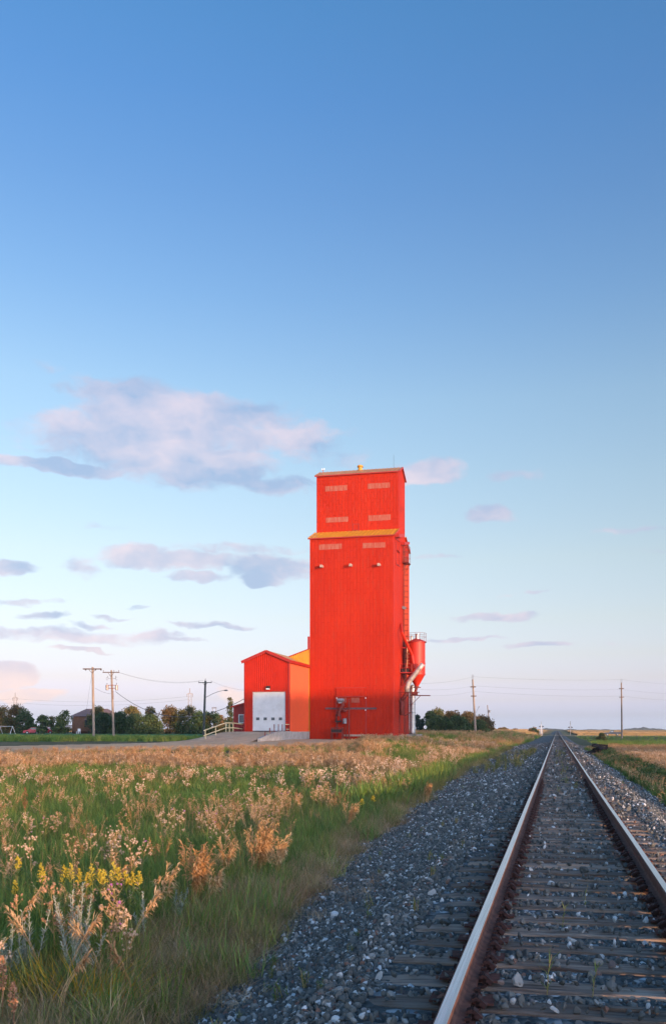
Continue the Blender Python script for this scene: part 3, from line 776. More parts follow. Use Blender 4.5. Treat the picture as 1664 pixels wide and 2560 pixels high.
# outrigger arms
OR = thing('outrigger_arm', 'long thin red steel arms sticking out from the side wall', 'outrigger', (TX1, 92.4, 5.5))
q = 92.6
mb = MB(); a, b = at_y(986,1731,q), at_y(1048,1731,q); mb.tube([a, b], .045, 6); mb.tube([at_y(986.5,1765,q), at_y(999,1752,q)], .035, 6); mb.build('arm', M['rustred'], OR)
mb = MB(); a, b = at_y(1024,1739,q), at_y(1075,1739.3,q); mb.tube([a, b], .06, 6); mb.tube([at_y(1024,1766,q), at_y(1050,1740,q)], .035, 6); mb.build('arm', M['rustred'], OR)

# ------------------------------------------------------------------ drive shed
GX1 = -26.37; GY0 = at_x(722.3, 1700, GX1).y; GX0 = at_y(611, 1700, GY0).x; GY1 = 89.75; KG = GX1/-27.4
FZ = at_x(722.3, 1829.5, GX1).z               # raised floor
ZGE = at_x(722.3, 1652, GX1).z; GM = at_y(667, 1650, GY0).x; ZGP = at_y(667, 1629, GY0).z
DS = thing('drive_shed', 'red ribbed steel drive shed with tall white door', 'shed', (GM, GY0, FZ))
def ribbed(mb, p0, p1, zb, zt, pitch=.205, depth=.05, flip=False):
    p0, p1 = Vector((*p0, 0)), Vector((*p1, 0)); d = (p1-p0); L = d.length; d.normalize(); nn = Vector((d.y, -d.x, 0))
    n = max(1, round(L/pitch)); w = L/n; seq = []
    for k in range(n):
        for f, h in ((0,0),(.50,0),(.62,1),(.88,1)): seq.append(((k+f)*w, h*depth))
    seq.append((L, 0))
    prev = None
    for s_, h in seq:
        q = p0+d*s_+nn*h; cur = (mb.vert((q.x, q.y, zb(s_/L))), mb.vert((q.x, q.y, zt(s_/L))))
        if prev: mb.face((prev[0], cur[0], cur[1], prev[1]))
        prev = cur
def gtop(t_):
    x = lerp(GX0, GX1, t_)
    return ZGE + (ZGP-ZGE)*(1-abs(x-GM)/(GX1-GM if x > GM else GM-GX0))
D0, D1 = at_y(631.3, 1829, GY0), at_y(713.5, 1729.5, GY0)
mb = MB(); td0, td1 = (D0.x-GX0)/(GX1-GX0), (D1.x-GX0)/(GX1-GX0)
ribbed(mb, (GX0, GY0), (D0.x, GY0), lambda t_: FZ, lambda t_: gtop(t_*td0), .205, .085)
ribbed(mb, (D0.x, GY0), (D1.x, GY0), lambda t_: D1.z, lambda t_: gtop(lerp(td0, td1, t_)), .205, .085)
ribbed(mb, (D1.x, GY0), (GX1, GY0), lambda t_: FZ, lambda t_: gtop(lerp(td1, 1, t_)), .205, .085)
mb.build('front_wall', M['redrib'], DS)
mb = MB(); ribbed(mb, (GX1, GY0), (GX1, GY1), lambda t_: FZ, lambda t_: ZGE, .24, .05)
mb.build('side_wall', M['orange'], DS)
mb = MB(); ribbed(mb, (GX0, GY1), (GX0, GY0), lambda t_: FZ, lambda t_: ZGE, .24); mb.poly([(GX0,GY1,FZ),(GX1,GY1,FZ),(GX1,GY1,ZGE),(GM,GY1,ZGP),(GX0,GY1,ZGE)]); mb.build('rear_wall', M['redrib'], DS)
mb = MB(); mb.box((GX0-.02,GY0-.11,FZ),(GX0+.1,GY0-.055,ZGE)); mb.build('corner_trim', M['trim'], DS); mb = MB(); mb.box((GX1-.08,GY0-.11,FZ),(GX1+.07,GY0-.055,ZGE)); mb.box((GX1+.055,GY0-.055,FZ),(GX1+.07,GY0+.1,ZGE)); mb.build('corner_trim', M['trim'], DS)
mb = MB()
for xa, za, xb, zb_ in ((GX0-.22, ZGE-.10, GM, ZGP), (GX1+.22, ZGE-.10, GM, ZGP)):
    vs = [(xa, GY0-.25, za+.04), (xb, GY0-.25, zb_+.04), (xb, GY1+.2, zb_+.04), (xa, GY1+.2, za+.04)]
    up = [(x, y, z+.07) for x, y, z in vs]
    i = len(mb.v); mb.v += vs+up
    for f in ((0,1,2,3),(4,7,6,5),(0,4,5,1),(1,5,6,2),(2,6,7,3),(3,7,4,0)): mb.face([i+k for k in f])
mb.build('roof', M['yellow'], DS)
mb = MB()
for xa, za in ((GX0-.24, ZGE-.10), (GX1+.24, ZGE-.10)): mb = MB(); mb.obox((xa, GY0-.27, za-.0), (GM, GY0-.27, ZGP+.0), .05, .30); mb.build('barge_board', M['trim'], DS)
mb = MB()
mb.obox((GX1+.24, GY0-.25, ZGE-.10), (GX1+.24, GY1, ZGE-.10), .05, .30)
mb.build('eave_trim', M['trim'], DS)
mb = MB(); DZ = D1.z-D0.z; n = 8
for k in range(n):
    z0, z1 = D0.z+DZ*k/n, D0.z+DZ*(k+1)/n
    mb.box((D0.x, GY0+.06, z0+.004), (D1.x, GY0+.12, z1-.008))
    mb.box((D0.x, GY0+.05, (z0+z1)/2-.02), (D1.x, GY0+.0595, (z0+z1)/2+.012))
mb.box((D0.x, GY0+.09, D0.z), (D1.x, GY0+.13, D1.z))
door = mb.build('overhead_door', M['white'], DS)
mb = MB(); mb.box((D0.x+.01, GY0+.03, D0.z), (D1.x-.01, GY0+.0485, D0.z+.07)); mb.build('bottom_seal', M['dark'], door)
for pa, pb in ((639.9,648.4),(658.8,667.2),(677.9,686.5),(696.8,705.2)):
    a, b = at_y(pa, 1801, GY0+.04), at_y(pb, 1794, GY0+.04)
    mb = MB(); mb.box((a.x, GY0+.035, a.z), (b.x, GY0+.0495, b.z)); w_ = mb.build('window', M['glass'], door)
    mb = MB()
    for (x0,x1,z0,z1) in ((a.x-.035,a.x,a.z-.035,b.z+.035),(b.x,b.x+.035,a.z-.035,b.z+.035),(a.x,b.x,a.z-.035,a.z),(a.x,b.x,b.z,b.z+.035)): mb.box((x0,GY0+.03,z0),(x1,GY0+.049,z1))
    mb.build('frame', M['white'], w_)
mb = MB(); mb.box((D0.x-.12,GY0-.07,FZ),(D0.x-.001,GY0+.15,D1.z+.1)); mb.box((D1.x+.001,GY0-.07,FZ),(D1.x+.12,GY0+.15,D1.z+.1)); mb.box((D0.x-.001,GY0-.07,D1.z),(D1.x+.001,GY0+.15,D1.z+.1)); mb.build('door_jamb', M['trim'], DS)
p = at_y(671.5, 1721, GY0); mb = MB(); mb.obox((p.x, GY0, p.z+.1), (p.x, GY0-.35, p.z+.1), .32, .26); lamp = mb.build('wall_light', M['dark'], DS)
mb = MB(); mb.box((p.x-.15, GY0-.40, p.z-.14), (p.x+.15, GY0-.12, p.z-.032)); mb.build('lens', M['whitep'], lamp)
mb = MB(); mb.box((GX0-.05, GY0+.003, .5), (GX1-.01, GY1, FZ-.002)); mb.build('foundation', M['concrete'], DS)
# linking building with the yellow roof, between shed and tower
LK = thing('link_shed', 'yellow roofed link building between drive shed and elevator', 'shed', (-27, 90, 1.8))
Y0 = 89.87; a = at_y(716, 1645, Y0); b = at_y(775, 1624, Y0); ex = TX0-.02
zb0, zb1 = a.z, b.z+.05; zlow = FZ
mb = MB(); ribbed(mb, (a.x, Y0), (ex, Y0), lambda t_: zlow, lambda t_: lerp(zb0, zb1, t_), .24, .05); mb.build('roof_slope', M['yellow'], LK)
mb = MB(); mb.prism_y([(a.x, zlow), (ex, zlow), (ex, zb1-.06), (a.x, zb0-.06)], Y0+.06, 98.8); mb.build('wall', M['redrib'], LK)
mb = MB(); mb.obox((a.x, Y0-.06, zb0+.03), (ex, Y0-.06, zb1+.03), .08, .10); p = at_y(773.5, 1622, Y0-.1); mb.box((ex-.22, Y0-.12, zb1), (ex-.04, Y0+.1, zb1+1.35)); mb.build('ridge_flashing', M['trim'], LK)
# lean-to annex
AN = thing('lean_to', 'small lean-to, red darkened for shade, with one white window', 'annex', (GX0, 87.6*KG, FZ))
Y0 = 87.6*KG; a = at_y(583.3, 1768, Y0); b = at_y(612, 1757.5, Y0)
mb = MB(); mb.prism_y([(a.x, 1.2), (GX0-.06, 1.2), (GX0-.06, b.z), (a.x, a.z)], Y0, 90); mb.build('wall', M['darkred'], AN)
mb = MB(); mb.obox((a.x-.2, Y0-.18, a.z+.0), (GX0-.06, Y0-.18, b.z+.06), .06, .14)
vs = [(a.x-.2,Y0-.2,a.z+.02),(GX0-.06,Y0-.2,b.z+.07),(GX0-.06,90.2,b.z+.07),(a.x-.2,90.2,a.z+.02)]; i = len(mb.v); mb.v += vs+[(x,y,z+.06) for x,y,z in vs]
for f in ((0,1,2,3),(4,7,6,5),(0,4,5,1),(1,5,6,2),(2,6,7,3),(3,7,4,0)): mb.face([i+k for k in f])
mb.build('roof', M['trim'], AN)
a, b = at_y(598.5,1806.5,Y0), at_y(609.8,1788.5,Y0)
mb = MB(); mb.box((a.x, Y0-.02, a.z), (b.x, Y0+.01, b.z)); w_ = mb.build('window', M['glass'], AN)
mb = MB()
for (x0,x1,z0,z1) in ((a.x-.09,a.x,a.z-.09,b.z+.09),(b.x,b.x+.09,a.z-.09,b.z+.09),(a.x,b.x,a.z-.09,a.z),(a.x,b.x,b.z,b.z+.09)): mb.box((x0,Y0-.06,z0),(x1,Y0+.01,z1))
mb.build('frame', M['white'], w_)
# ramp: packed gravel mound with a concrete wall on the track side
mb = MB(); prev = None
RX0, RX1 = -33.0*KG, GX1-.02
def rampz(x, y):
    f = sstep(73.5*KG, 82.5*KG, y); g = ground(x, y)+.03
    top = lerp(g, FZ-.01, f)
    if x < -32.4*KG: top = lerp(top, g-.04, sstep(-32.4*KG, -36.5*KG, x))
    return max(top, g-.08)+.02*noise.noise((x*1.5, y*1.5, 0))
xs = [-36.8*KG+.35*k for k in range(32)]+[RX1]; xs = [x for x in xs if x < RX1-.05]+[RX1]; ys_ = [y_ for y_ in [71.5*KG+.45*k for k in range(34)] if y_ < GY0-.1]+[GY0-.02]
grid(mb, xs, ys_, rampz)
structure(mb.build('loading_ramp', M['rampdirt'], smooth=True), 'packed gravel ramp rising to the white shed door')
mb = MB(); YW = 76.5*KG; YE = GY0-.06; prof_ = [(y, rampz(RX1-.1, y)+.05) for y in [YW+(YE-YW)*k/17 for k in range(18)]]
mb.prism_x([(YE, .3)]+prof_[::-1]+[(YW, .3)], RX1+.005, RX1+.28)
mb.box((RX1+.025, YE+.003, .3), (RX1+.16, 89.7, FZ-.01))
tag(mb.build('retaining_wall', M['concrete'], loc=(RX1, 80, .8)), 'low grey concrete wall along the track side of the ramp', 'wall')
# right hand railing with rusty posts
RR = thing('ramp_railing', 'rust red post railing on the concrete side of the ramp', 'railing', (RX1+.13, 82, 1))
for px, qa, qb in ((662.4,1829,1854),(674,1820,1850.5),(685.3,1811,1840),(695.7,1811,1840.5),(705.3,1811,1840),(713.9,1811,1840),(722.4,1811.5,1840)):
    p = at_x(px, qb, RX1+.14); top = at_x(px, qa, RX1+.14)
    mb = MB(); mb.tube([(p.x, p.y, min(p.z, rampz(RX1-.1, p.y)+.0)), top], .045, 7); mb.build('post', M['rustred'], RR)
mb = MB(); a, b = at_x(713, 1811.5, RX1+.14), at_x(723, 1811.5, RX1+.14); mb.tube([a, b], .045, 7); mb.build('rail', M['cream'], RR)
for qa, qb, r_ in (((714.5,1823.5),(722.5,1823.5),.04),((663,1842),(673.5,1832.5),.035),((664,1847),(674,1839),.035)):
    mb = MB(); mb.tube([at_x(*qa, RX1+.14), at_x(*qb, RX1+.14)], r_, 7); mb.build('rail', M['cream'], RR)
LR = thing('ramp_railing', 'cream pipe handrail on the left side of the gravel ramp', 'railing', (-32.6, 80, 1))
X = -32.62*KG
pt = [(510,1826.8),(564.5,1807.4),(584.5,1808.3),(606.5,1811)]; pb_ = [(510,1839.6),(564.5,1819.8),(584.5,1820.2),(606.5,1823)]
for q_, r_ in ((pt, .055), (pb_, .05)): mb = MB(); mb.tube([at_x(*q, X) for q in q_], r_, 8); mb.build('rail', M['cream'], LR)
for px, qa, qb in ((513.2,1826,1846),(538.8,1817.5,1836),(564.8,1808,1831),(573.2,1808,1830),(582.5,1808,1828),(604.5,1811,1829.5)):
    a, b = at_x(px, qa, X), at_x(px, qb, X); mb = MB(); mb.tube([(a.x, a.y, min(b.z, rampz(-32.3*KG, a.y)-.1)), a], .045, 7)
    mb.build('post', M['cream' if px != 604.5 else 'rustred'], LR)

# ------------------------------------------------------------------ track
RAILX = (-.553, .952); GA = 'rails of the single track'
TIEZ, RTOP = .205, .40
def rail_profile():
    # (x, dz from rail top), gauge neutral, closed
    return [(-.036,-.014),(-.034,-.005),(-.026,0),(.026,0),(.034,-.005),(.036,-.014),(.036,-.032),(.026,-.042),(.010,-.052),(.010,-.128),(.024,-.145),(.070,-.160),(.070,-.172),
            (-.070,-.172),(-.070,-.160),(-.024,-.145),(-.010,-.128),(-.010,-.052),(-.026,-.042),(-.036,-.032)]
RAILS = []
for X, lab in zip(RAILX, ('left steel rail of the track with a shiny worn top', 'right steel rail of the track with a shiny worn top')):
    mb = MB(); pr = rail_profile(); prev = None
    for y in nonuni([(1.5,60,2),(60,300,6),(300,1200,20)]):
        j = .012*noise.noise((X, y*.045, 2.))+.006*noise.noise((X, y*.2, 3)); z = RTOP+rise(y)+.012*noise.noise((X, y*.06, 9.))
        cur = [mb.vert((X+dx+j, y, z+dz)) for dx, dz in pr]
        if prev:
            for k in range(len(pr)):
                mb.cur = 1 if k in (2,3) else 0
                mb.face((prev[k], prev[(k+1) % len(pr)], cur[(k+1) % len(pr)], cur[k]))
        prev = cur
    o = mb.build('rail', [M['rust'], M['railtop']], loc=(X, 1.5, TIEZ)); tag(o, lab, 'rail', GA); RAILS.append(o)
def tie_mesh(seed, mat, L=2.6, W=.235, H=.18):
    rr = random.Random(seed); mb = MB(); rows = []
    n = 14
    for k in range(n+1):
        x = lerp(-L/2, L/2, k/n)+(rr.uniform(-.03,.03) if k in (0, n) else 0)
        e = .028 if k in (0, n) else 0
        ring = []
        for (a, b) in ((-1,-1),(1,-1),(1,.9),(.85,1),(.3,1.0),(-.25,1.0),(-.85,1),(-1,.9)):
            ring.append(mb.vert((x, a*(W/2-e)+rr.uniform(-.009,.009), (b-1)*H/2 - (e*.6 if b > 0 else 0)+rr.uniform(-.010,.004)*(b > .5))))
        rows.append(ring)
    for r0, r1 in zip(rows, rows[1:]):
        for j in range(8): mb.face((r0[j], r1[j], r1[(j+1) % 8], r0[(j+1) % 8]))
    mb.face(rows[0]); mb.face(rows[-1][::-1])
    if rr.random() < .6:                      # a split: a long sliver standing proud
        x0 = rr.uniform(-1, .6); yy = rr.uniform(-.06, .06)
        mb.obox((x0, yy, .003), (x0+rr.uniform(.25,.6), yy+rr.uniform(-.02,.02), .008), .045, .02)
    return mb.mesh('tie', mat)
tie_meshes = [tie_mesh(s_, M['tie']) for s_ in range(12)]
mbp = MB(); mbp.box((-.10,-.09,0), (.10,.09,.014)); mbp.box((-.115,-.09,.014),(-.078,.09,.026)); mbp.box((.078,-.09,.014),(.115,.09,.026)); mbp.box((-.19,-.09,.0),(-.1001,.09,.012)); mbp.box((.1001,-.09,0),(.19,.09,.012))
PLATE = mbp.mesh('tie_plate', M['plate'])
mbs = MB(); mbs.tube([(0, 0, .01), (0, 0, .045)], .010, 6); mbs.obox((.010, 0, .050), (-.024, 0, .046), .030, .016)
SPIKE = mbs.mesh('spike', M['anchor'])
mba = MB()                                   # rail anchor: a bent clip under the rail foot, with an upturned jaw
for pts in ([(-.095,0,.012),(-.098,0,-.018),(.085,0,-.024),(.115,0,-.010),(.125,0,.030),(.100,0,.048),(.070,0,.034)],):
    for a, b in zip(pts, pts[1:]): mba.obox(a, b, .060, .020)
mba.obox((.118,-.02,.030), (.150,-.02,.004), .03, .03)
ANCH = mba.mesh('anchor', M['anchor'])
def link(name, me, parent, loc, rz=0, sc=1):
    o = bpy.data.objects.new(name, me); COL.objects.link(o); o.parent = parent
    o.location = loc; o.rotation_euler = (0,0,rz); o.scale = (sc,sc,sc); return o
near_names = ['dark timber tie cut off by the bottom edge of the picture', 'split brown tie, second up from the bottom edge, with a torn pale sliver',
              'third tie up from the bottom edge, dark and half buried in stones', 'fourth tie up from the bottom edge, grey and grained', 'fifth tie up from the bottom edge, brown with cracked grain']
tx = .2; rt_ = random.Random(3); anchors = 0
for k in range(300):
    y = 4.62+.497*k+rt_.uniform(-.04,.04); xx = tx+rt_.uniform(-.07,.07)
    z = TIEZ-rt_.uniform(0,.022)+rise(y)
    o = bpy.data.objects.new('railway_tie', tie_meshes[k % 12]); COL.objects.link(o)
    o.location = (xx, y, z); o.rotation_euler = (0, rt_.uniform(-.006,.006), rt_.uniform(-.022,.022)+(PI if rt_.random() < .5 else 0))
    flip = -1 if o.rotation_euler.z > 1 else 1
    tag(o, near_names[k] if k < len(near_names) else 'weathered timber tie farther up the track, set in dark crushed stone', 'railway tie', 'timber ties under the track')
    if k < 44:
        for X in RAILX:
            lx_ = (X-xx)*flip; zz = TIEZ+.004-z+.0
            pl = link('tie_plate', PLATE, o, (lx_, 0, zz+.001))
            if k < 26:
                for sx in (-1,1):
                    for sy in (-.055,.055): link('spike', SPIKE, pl, (sx*.09, sy, 0), 0 if sx > 0 else PI)
    if k < 48:
        for ri, X in enumerate(RAILX):
            for s_ in (-1, 1):
                if rt_.random() < .12 or (ri == 1 and y < 5.5): continue
                sg = 1 if ri == 0 else -1
                link('rail_anchor', ANCH, RAILS[ri], (rt_.uniform(-.006,.006), y+s_*(.165+rt_.uniform(-.02,.02))-1.5, RTOP-.172-TIEZ), 0 if sg > 0 else PI)
mb = MB(); base = tie_meshes[4]; bv = [v.co.copy() for v in base.vertices]; bf = [tuple(p.vertices) for p in base.polygons]
y = 4.62+.497*300
while y < 700:
    i = len(mb.v); mb.v += [(v.x+tx, v.y+y, v.z+TIEZ-.01+rise(y)) for v in bv]; mb.f += [tuple(q+i for q in f) for f in bf]; mb.m += [0]*len(bf); y += .497 if y < 300 else 1.0
tag(mb.build('distant_ties', M['tie']), 'faint rows of ties where the track narrows to the horizon', 'railway ties', 'timber ties under the track', 'stuff')
# pile of old black ties beside the track
p = at_d(1493, 1868, 72); gz = ground(p.x, p.y)
TP = thing('tie_pile', 'jumbled pile of black old ties beside the right of the track', 'tie pile', (p.x, p.y, gz))
rr = random.Random(8)
for k in range(11):
    a = rr.uniform(-.35,.35)+(PI/2 if k % 3 == 0 else 0); c = p+Vector((rr.uniform(-.35,.45), rr.uniform(-.8,.8), 0)); c.z = gz+.14+.18*(k//2)*.75
    d = Vector((math.cos(a)*.62, math.sin(a)*.8, rr.uniform(-.16,.22))); mb = MB(); mb.obox(c-d, c+d, .23, .18); mb.build('old_tie', M['darktie'], TP)
p2 = at_d(1471, 1870, 70); g2 = bed(p2.x, p2.y)
mb = MB(); mb.obox((p2.x-.45, p2.y-.1, g2+.08), (p2.x+.5, p2.y+.2, g2+.10), .26, .2)
tag(mb.build('old_tie', M['darktie'], loc=(p2.x, p2.y, g2)), 'single black old tie lying on the stones left of the tie pile', 'railway tie')
p3 = at_d(1650, 2022, 1.9*F/(2022-HY)*.9); 
mb = MB(); p3 = Vector((2.45, 17.2, 0)); p3.z = bed(p3.x, p3.y)
mb.obox((p3.x-.25, p3.y+.35, p3.z+.05), (p3.x+.45, p3.y-.5, p3.z+.03), .20, .13)
tag(mb.build('broken_tie', M['darktie'], loc=tuple(p3)), 'short dark broken piece of tie lying on the right ballast slope', 'broken tie')

# ------------------------------------------------------------------ poles and wires
def catenary(p0, p1, sag, n=22):
    p0, p1 = Vector(p0), Vector(p1)
    return [p0.lerp(p1, k/n)-Vector((0,0,sag*4*(k/n)*(1-k/n))) for k in range(n+1)]
def wire(label, p0, p1, sag, r=.012, group=None):
    mb = MB(); pts = catenary(p0, p1, sag); mb.tube(pts, r, 4); tag(mb.build('power_line', M['wire'], loc=tuple(pts[0])), label, 'power line', group)
def insul(p, h=.22, r=.055):
    mb = MB(); mb.lathe(p, [(.02,0),(.02,h*.4),(r,h*.45),(r*.6,h*.6),(r,h*.7),(r*.5,h),(.01,h*1.05)], 8); return mb
def pole(px_top, py_top, px_bot, Z, r0, r1, label, mat, name='utility_pole'):
    b = at_d(px_bot, 1840, Z); b.z = ground(b.x, b.y)-.05; top = at_d(px_top, py_top, Z)
    o = thing(name, label, 'utility pole', tuple(b))
    mb = MB(); mb.tube([b, b.lerp(top, .5), top], [r0, (r0+r1)/2, r1], 14); mb.build('pole_shaft', M[mat], o, smooth=False)
    return o, b, top
def arm(o, c, half, mat, w=.12, h=.15, drop=.35, ang=0., off=.16, pins=(-.9,.9), brace=True):
    c = Vector(c); d = Vector((math.cos(YAW+ang), math.sin(YAW+ang), 0)); nf = Vector((math.sin(YAW+ang), -math.cos(YAW+ang), 0))
    cc = c+nf*off
    mb = MB(); mb.obox(cc-d*half, cc+d*half, w, h); a = mb.build('crossarm', M[mat], o)
    if brace:
        mb = MB()
        for s_ in (-1,1): mb.obox(cc+d*s_*half*.36+nf*.03-Vector((0,0,h*.4)), cc+nf*.03-Vector((0,0,drop*1.9)), .03, .05)
        mb.build('arm_brace', M['armwood'], o)
    for t_ in pins: insul(cc+d*half*t_+Vector((0,0,h/2))).build('insulator', M['porcelain'], a, smooth=True)
    return cc, d
P1, b1, t1 = pole(231.6, 1668, 234.4, 104, .165, .125, 'tallest pale wooden pole at left with wide bare crossarm', 'polewood')
c1, d1_ = arm(P1, (t1.x, t1.y, at_d(232,1673,104).z), 1.12, 'armwood', .13, .14, .28, pins=())
mb = MB()
for t_ in (-.7,.35,.95): q = c1+d1_*1.12*t_-Vector((0,0,.07)); mb.obox(q, q-Vector((0,0,.1)), .12, .1)
mb.build('arm_bolt', M['dark'], P1)
P2, b2, t2 = pole(278.5, 1676, 284.2, 112, .16, .115, 'pale wooden pole carrying two transformer cans', 'polewood')
c2, d2_ = arm(P2, (t2.x+.0, t2.y, at_d(279,1681.5,112).z), 1.08, 'armwood', .11, .11, .3, pins=(-.92,.35,.93))
for s_, px in ((-1, 268.3), (1, 292)):
    q = at_d(px, 1726, 112)+Vector((SA*.1, -CA*.1, 0)); mb = MB(); mb.lathe(q, [(.15,0),(.19,.03),(.19,.58),(.205,.60),(.205,.66),(.06,.72)], 16)
    tc = mb.build('transformer', M['galvp'], P2, smooth=False); insul(q+Vector((.0,0,.70)), .25, .05).build('bushing', M['porcelain'], tc)
mb = MB(); c = at_d(281.5, 1717, 112); d = Vector((CA, SA, 0)); nf = Vector((SA, -CA, 0))
for dz in (.18,-.22): mb.obox(c-d*.5+nf*.15+Vector((0,0,dz)), c+d*.5+nf*.15+Vector((0,0,dz)), .06, .07)
for py in (1729,1733,1738,1742,1746): mb.obox(at_d(283.2, py, 112)+nf*.14, at_d(285, py, 112)+nf*.2, .08, .09)
mb.build('transformer_mount', M['rustred'], P2)
mb = MB()
for s_ in (-1,1):
    q = at_d(280, 1697, 112); mb.tube([q, q+d*s_*.55+nf*.1], .025, 5); e = q+d*s_*.6+nf*.1
    mb.tube([e+d*.12*math.cos(2*PI*k/8+1)+Vector((0,0,.2*math.sin(2*PI*k/8+1))) for k in range(7)], .022, 5); mb.tube([e+Vector((0,0,.1))+d*s_*-.1, e+Vector((0,0,.35))+d*s_*-.08], .03, 5)
mb.build('fuse_cutout', M['steel'], P2)
P3, b3, t3 = pole(513.3, 1702, 508.8, 128, .20, .14, 'dark grey wooden pole with a street light arm by the ramp railing', 'polegrey')
c3, d3_ = arm(P3, (t3.x, t3.y, at_d(514,1707,128).z), 1.0, 'polegrey', .1, .11, .22, ang=-.05, pins=(-.93,.93))
insul(t3, .3, .05).build('insulator', M['porcelain'], P3)
mb = MB(); la = [at_d(*q, 128) for q in ((514.2,1744),(530,1735.5),(545,1729.5),(556,1726.8),(562,1726.3))]
mb.tube(la, .035, 7); am = mb.build('lamp_arm', M['steel'], P3)
q = at_d(564.5, 1726.3, 128); mb = MB(); mb.blob(q, (.34,.16,.11), 12, 6); mb.build('lamp_head', M['steel'], am, smooth=True)
# far transmission towers
for px, top, arms, Z, lab in ((38, 1732, 1745, 520, 'thin far pylon above the trees at the left edge'), (474.5, 1721, 1735, 470, 'far two legged pylon behind the trees near the ramp')):
    b = at_d(px, 1825, Z); b.z = ground(b.x, b.y); T = at_d(px, top, Z); A = at_d(px, arms, Z)
    o = thing('pylon', lab, 'pylon', tuple(b)); d = Vector((CA, SA, 0)); mb = MB()
    for s_ in (-1,1):
        mb.obox(b+d*s_*1.05, Vector((T.x, T.y, A.z+.5))+d*s_*.75, .26, .26)
    zz = b.z+1
    while zz < A.z-2: mb.obox(Vector((b.x,b.y,zz))-d*1.0, Vector((b.x,b.y,zz+2.4))+d*.9, .08, .08); mb.obox(Vector((b.x,b.y,zz))+d*1.0, Vector((b.x,b.y,zz+2.4))-d*.9, .08, .08); zz += 2.4
    mb.obox(A, T, .3, .3); mb.build('tower_frame', M['galvp'], o)
    mb = MB(); mb.obox(A-d*1.6, A+d*1.6, .3, .3); mb.build('crossarm', M['galvp'], o)
    mb = MB()
    for s_ in (-1,1): mb.tube([A+d*1.5*s_, A+d*1.5*s_-Vector((0,0,1.7))], .13, 6)
    mb.build('insulator_string', M['porcelain'], o)
q = at_d(535.5, 1770, 430); b = Vector(q); b.z = ground(q.x, q.y)
o = thing('pylon', 'small far lattice mast with a flat head behind the trees near the ramp', 'pylon', tuple(b)); d = Vector((CA,SA,0)); mb = MB()
for s_ in (-1,1): mb.obox(b+d*s_*.4, q+d*s_*.9, .22, .22)
mb.build('tower_frame', M['galvp'], o); mb = MB(); mb.obox(q-d*1.2, q+d*1.1, .9, .55); mb.build('mast_head', M['steel'], o)
# right hand poles seen end on to their line
def endpole(pt, qt, pb, Z, lab):
    o, b, t_ = pole(pt, qt+7, pb, Z, .21, .14, lab, 'polewood'); d = Vector((CA, SA, 0))
    mb = MB()
    for s_ in (-1,1): mb.tube([t_-Vector((0,0,.3))+d*s_*.1, t_+d*s_*.13+Vector((0,0,.85))], .035, 5)
    mb.build('top_pin', M['steel'], o)
    for dz in (1.3, 3.2 if Z > 180 else 2.9):
        c = t_-Vector((0,0,dz)); c += (b-t_).normalized()*0; mb = MB(); fx = (b-t_); c = t_+fx*(dz/abs(fx.z))
        mb.obox(c-d*.45, c+d*.45, .9, .14); mb.build('crossarm', M['armwood'], o)
    return o, b, t_
P4, b4, t4 = endpole(1181, 1692, 1188.5, 150, 'leaning pole with short arms in front of the rusty bushes right of the elevator')
P5, b5, t5 = endpole(1552.5, 1700, 1554, 190, 'tall lone pole standing at the right beside the pickup')
mb = MB(); la = [at_d(*q, 149.7) for q in ((1189.5,1782),(1193,1774),(1196.5,1768))]; mb.tube(la, .03, 5); mb.blob(at_d(1197, 1767.5, 149.7), (.11,.11,.09), 8, 5); mb.build('lamp_arm', M['steel'], P4)
P6, b6, t6 = pole(1217.8, 1763, 1225, 215, .17, .11, 'thin pale leaning pole at the end of the rusty bushes', 'polewood')
q = at_d(1222.5, 1779, 214.6); mb = MB(); mb.lathe(q, [(.05,-.3),(.22,-.28),(.22,.3),(.05,.36)], 10); mb.obox(q-d*.5, q+d*.5+Vector((0,0,.2)), .08, .08); mb.build('transformer', M['steel'], P6)
wg = 'overhead wires beyond the elevator'
for k, (qa, qb, qc, qe, lab) in enumerate(((1692,1699,1711,1711,'topmost thin wire over the right fields'), (1715,1724,1734,1726,'middle thin wire over the right fields'), (1729,1740.5,1750,1741,'lowest thin wire over the right fields'))):
    A, B = at_d(1182, qa, 150), at_d(1553, qb, 190)
    wire(lab+' between the two poles', A, B, .35, .010)
    wire(lab+', from the right pole out of the picture', B, at_d(1800, qc+2, 215), .5, .010)
    wire(lab+', from the leaning pole to the elevator', at_d(1050, qe-2, 122), A, .3, .009)
wire('thick service cable sagging from the transformer pole to the red shed', at_d(289, 1729.5, 112), at_y(611, 1747, 87.5), 2.6, .035)
wire('thin upper wire from the transformer pole to the dark pole', at_d(290, 1679, 112), at_d(498, 1703.5, 128), .75, .009)
wire('second thin wire from the transformer pole to the dark pole', at_d(296, 1681, 112), at_d(513.5, 1700, 128), .75, .009)
wire('wire from the tallest pole down to the transformer pole', at_d(238, 1721, 104), at_d(277, 1735, 112), .12, .016)
wire('guy wire hanging beside the tallest pole', at_d(230, 1680, 104), at_d(214, 1790, 100), .02, .010)
wire('wire from the dark pole over the shed roof', at_d(530, 1704, 128), at_d(640, 1725, 150), .5, .012)
for k, (qa, qb, lab) in enumerate(((1747,1737,'upper'), (1757,1745,'lower'))):
    wire(lab+' far transmission wire between the two pylons', at_d(40, qa, 520), at_d(474, qb+4, 470), 2.5, .035)
    wire(lab+' far transmission wire running left off the picture', at_d(-120, qa+2, 540), at_d(36, qa, 520), 1., .035)
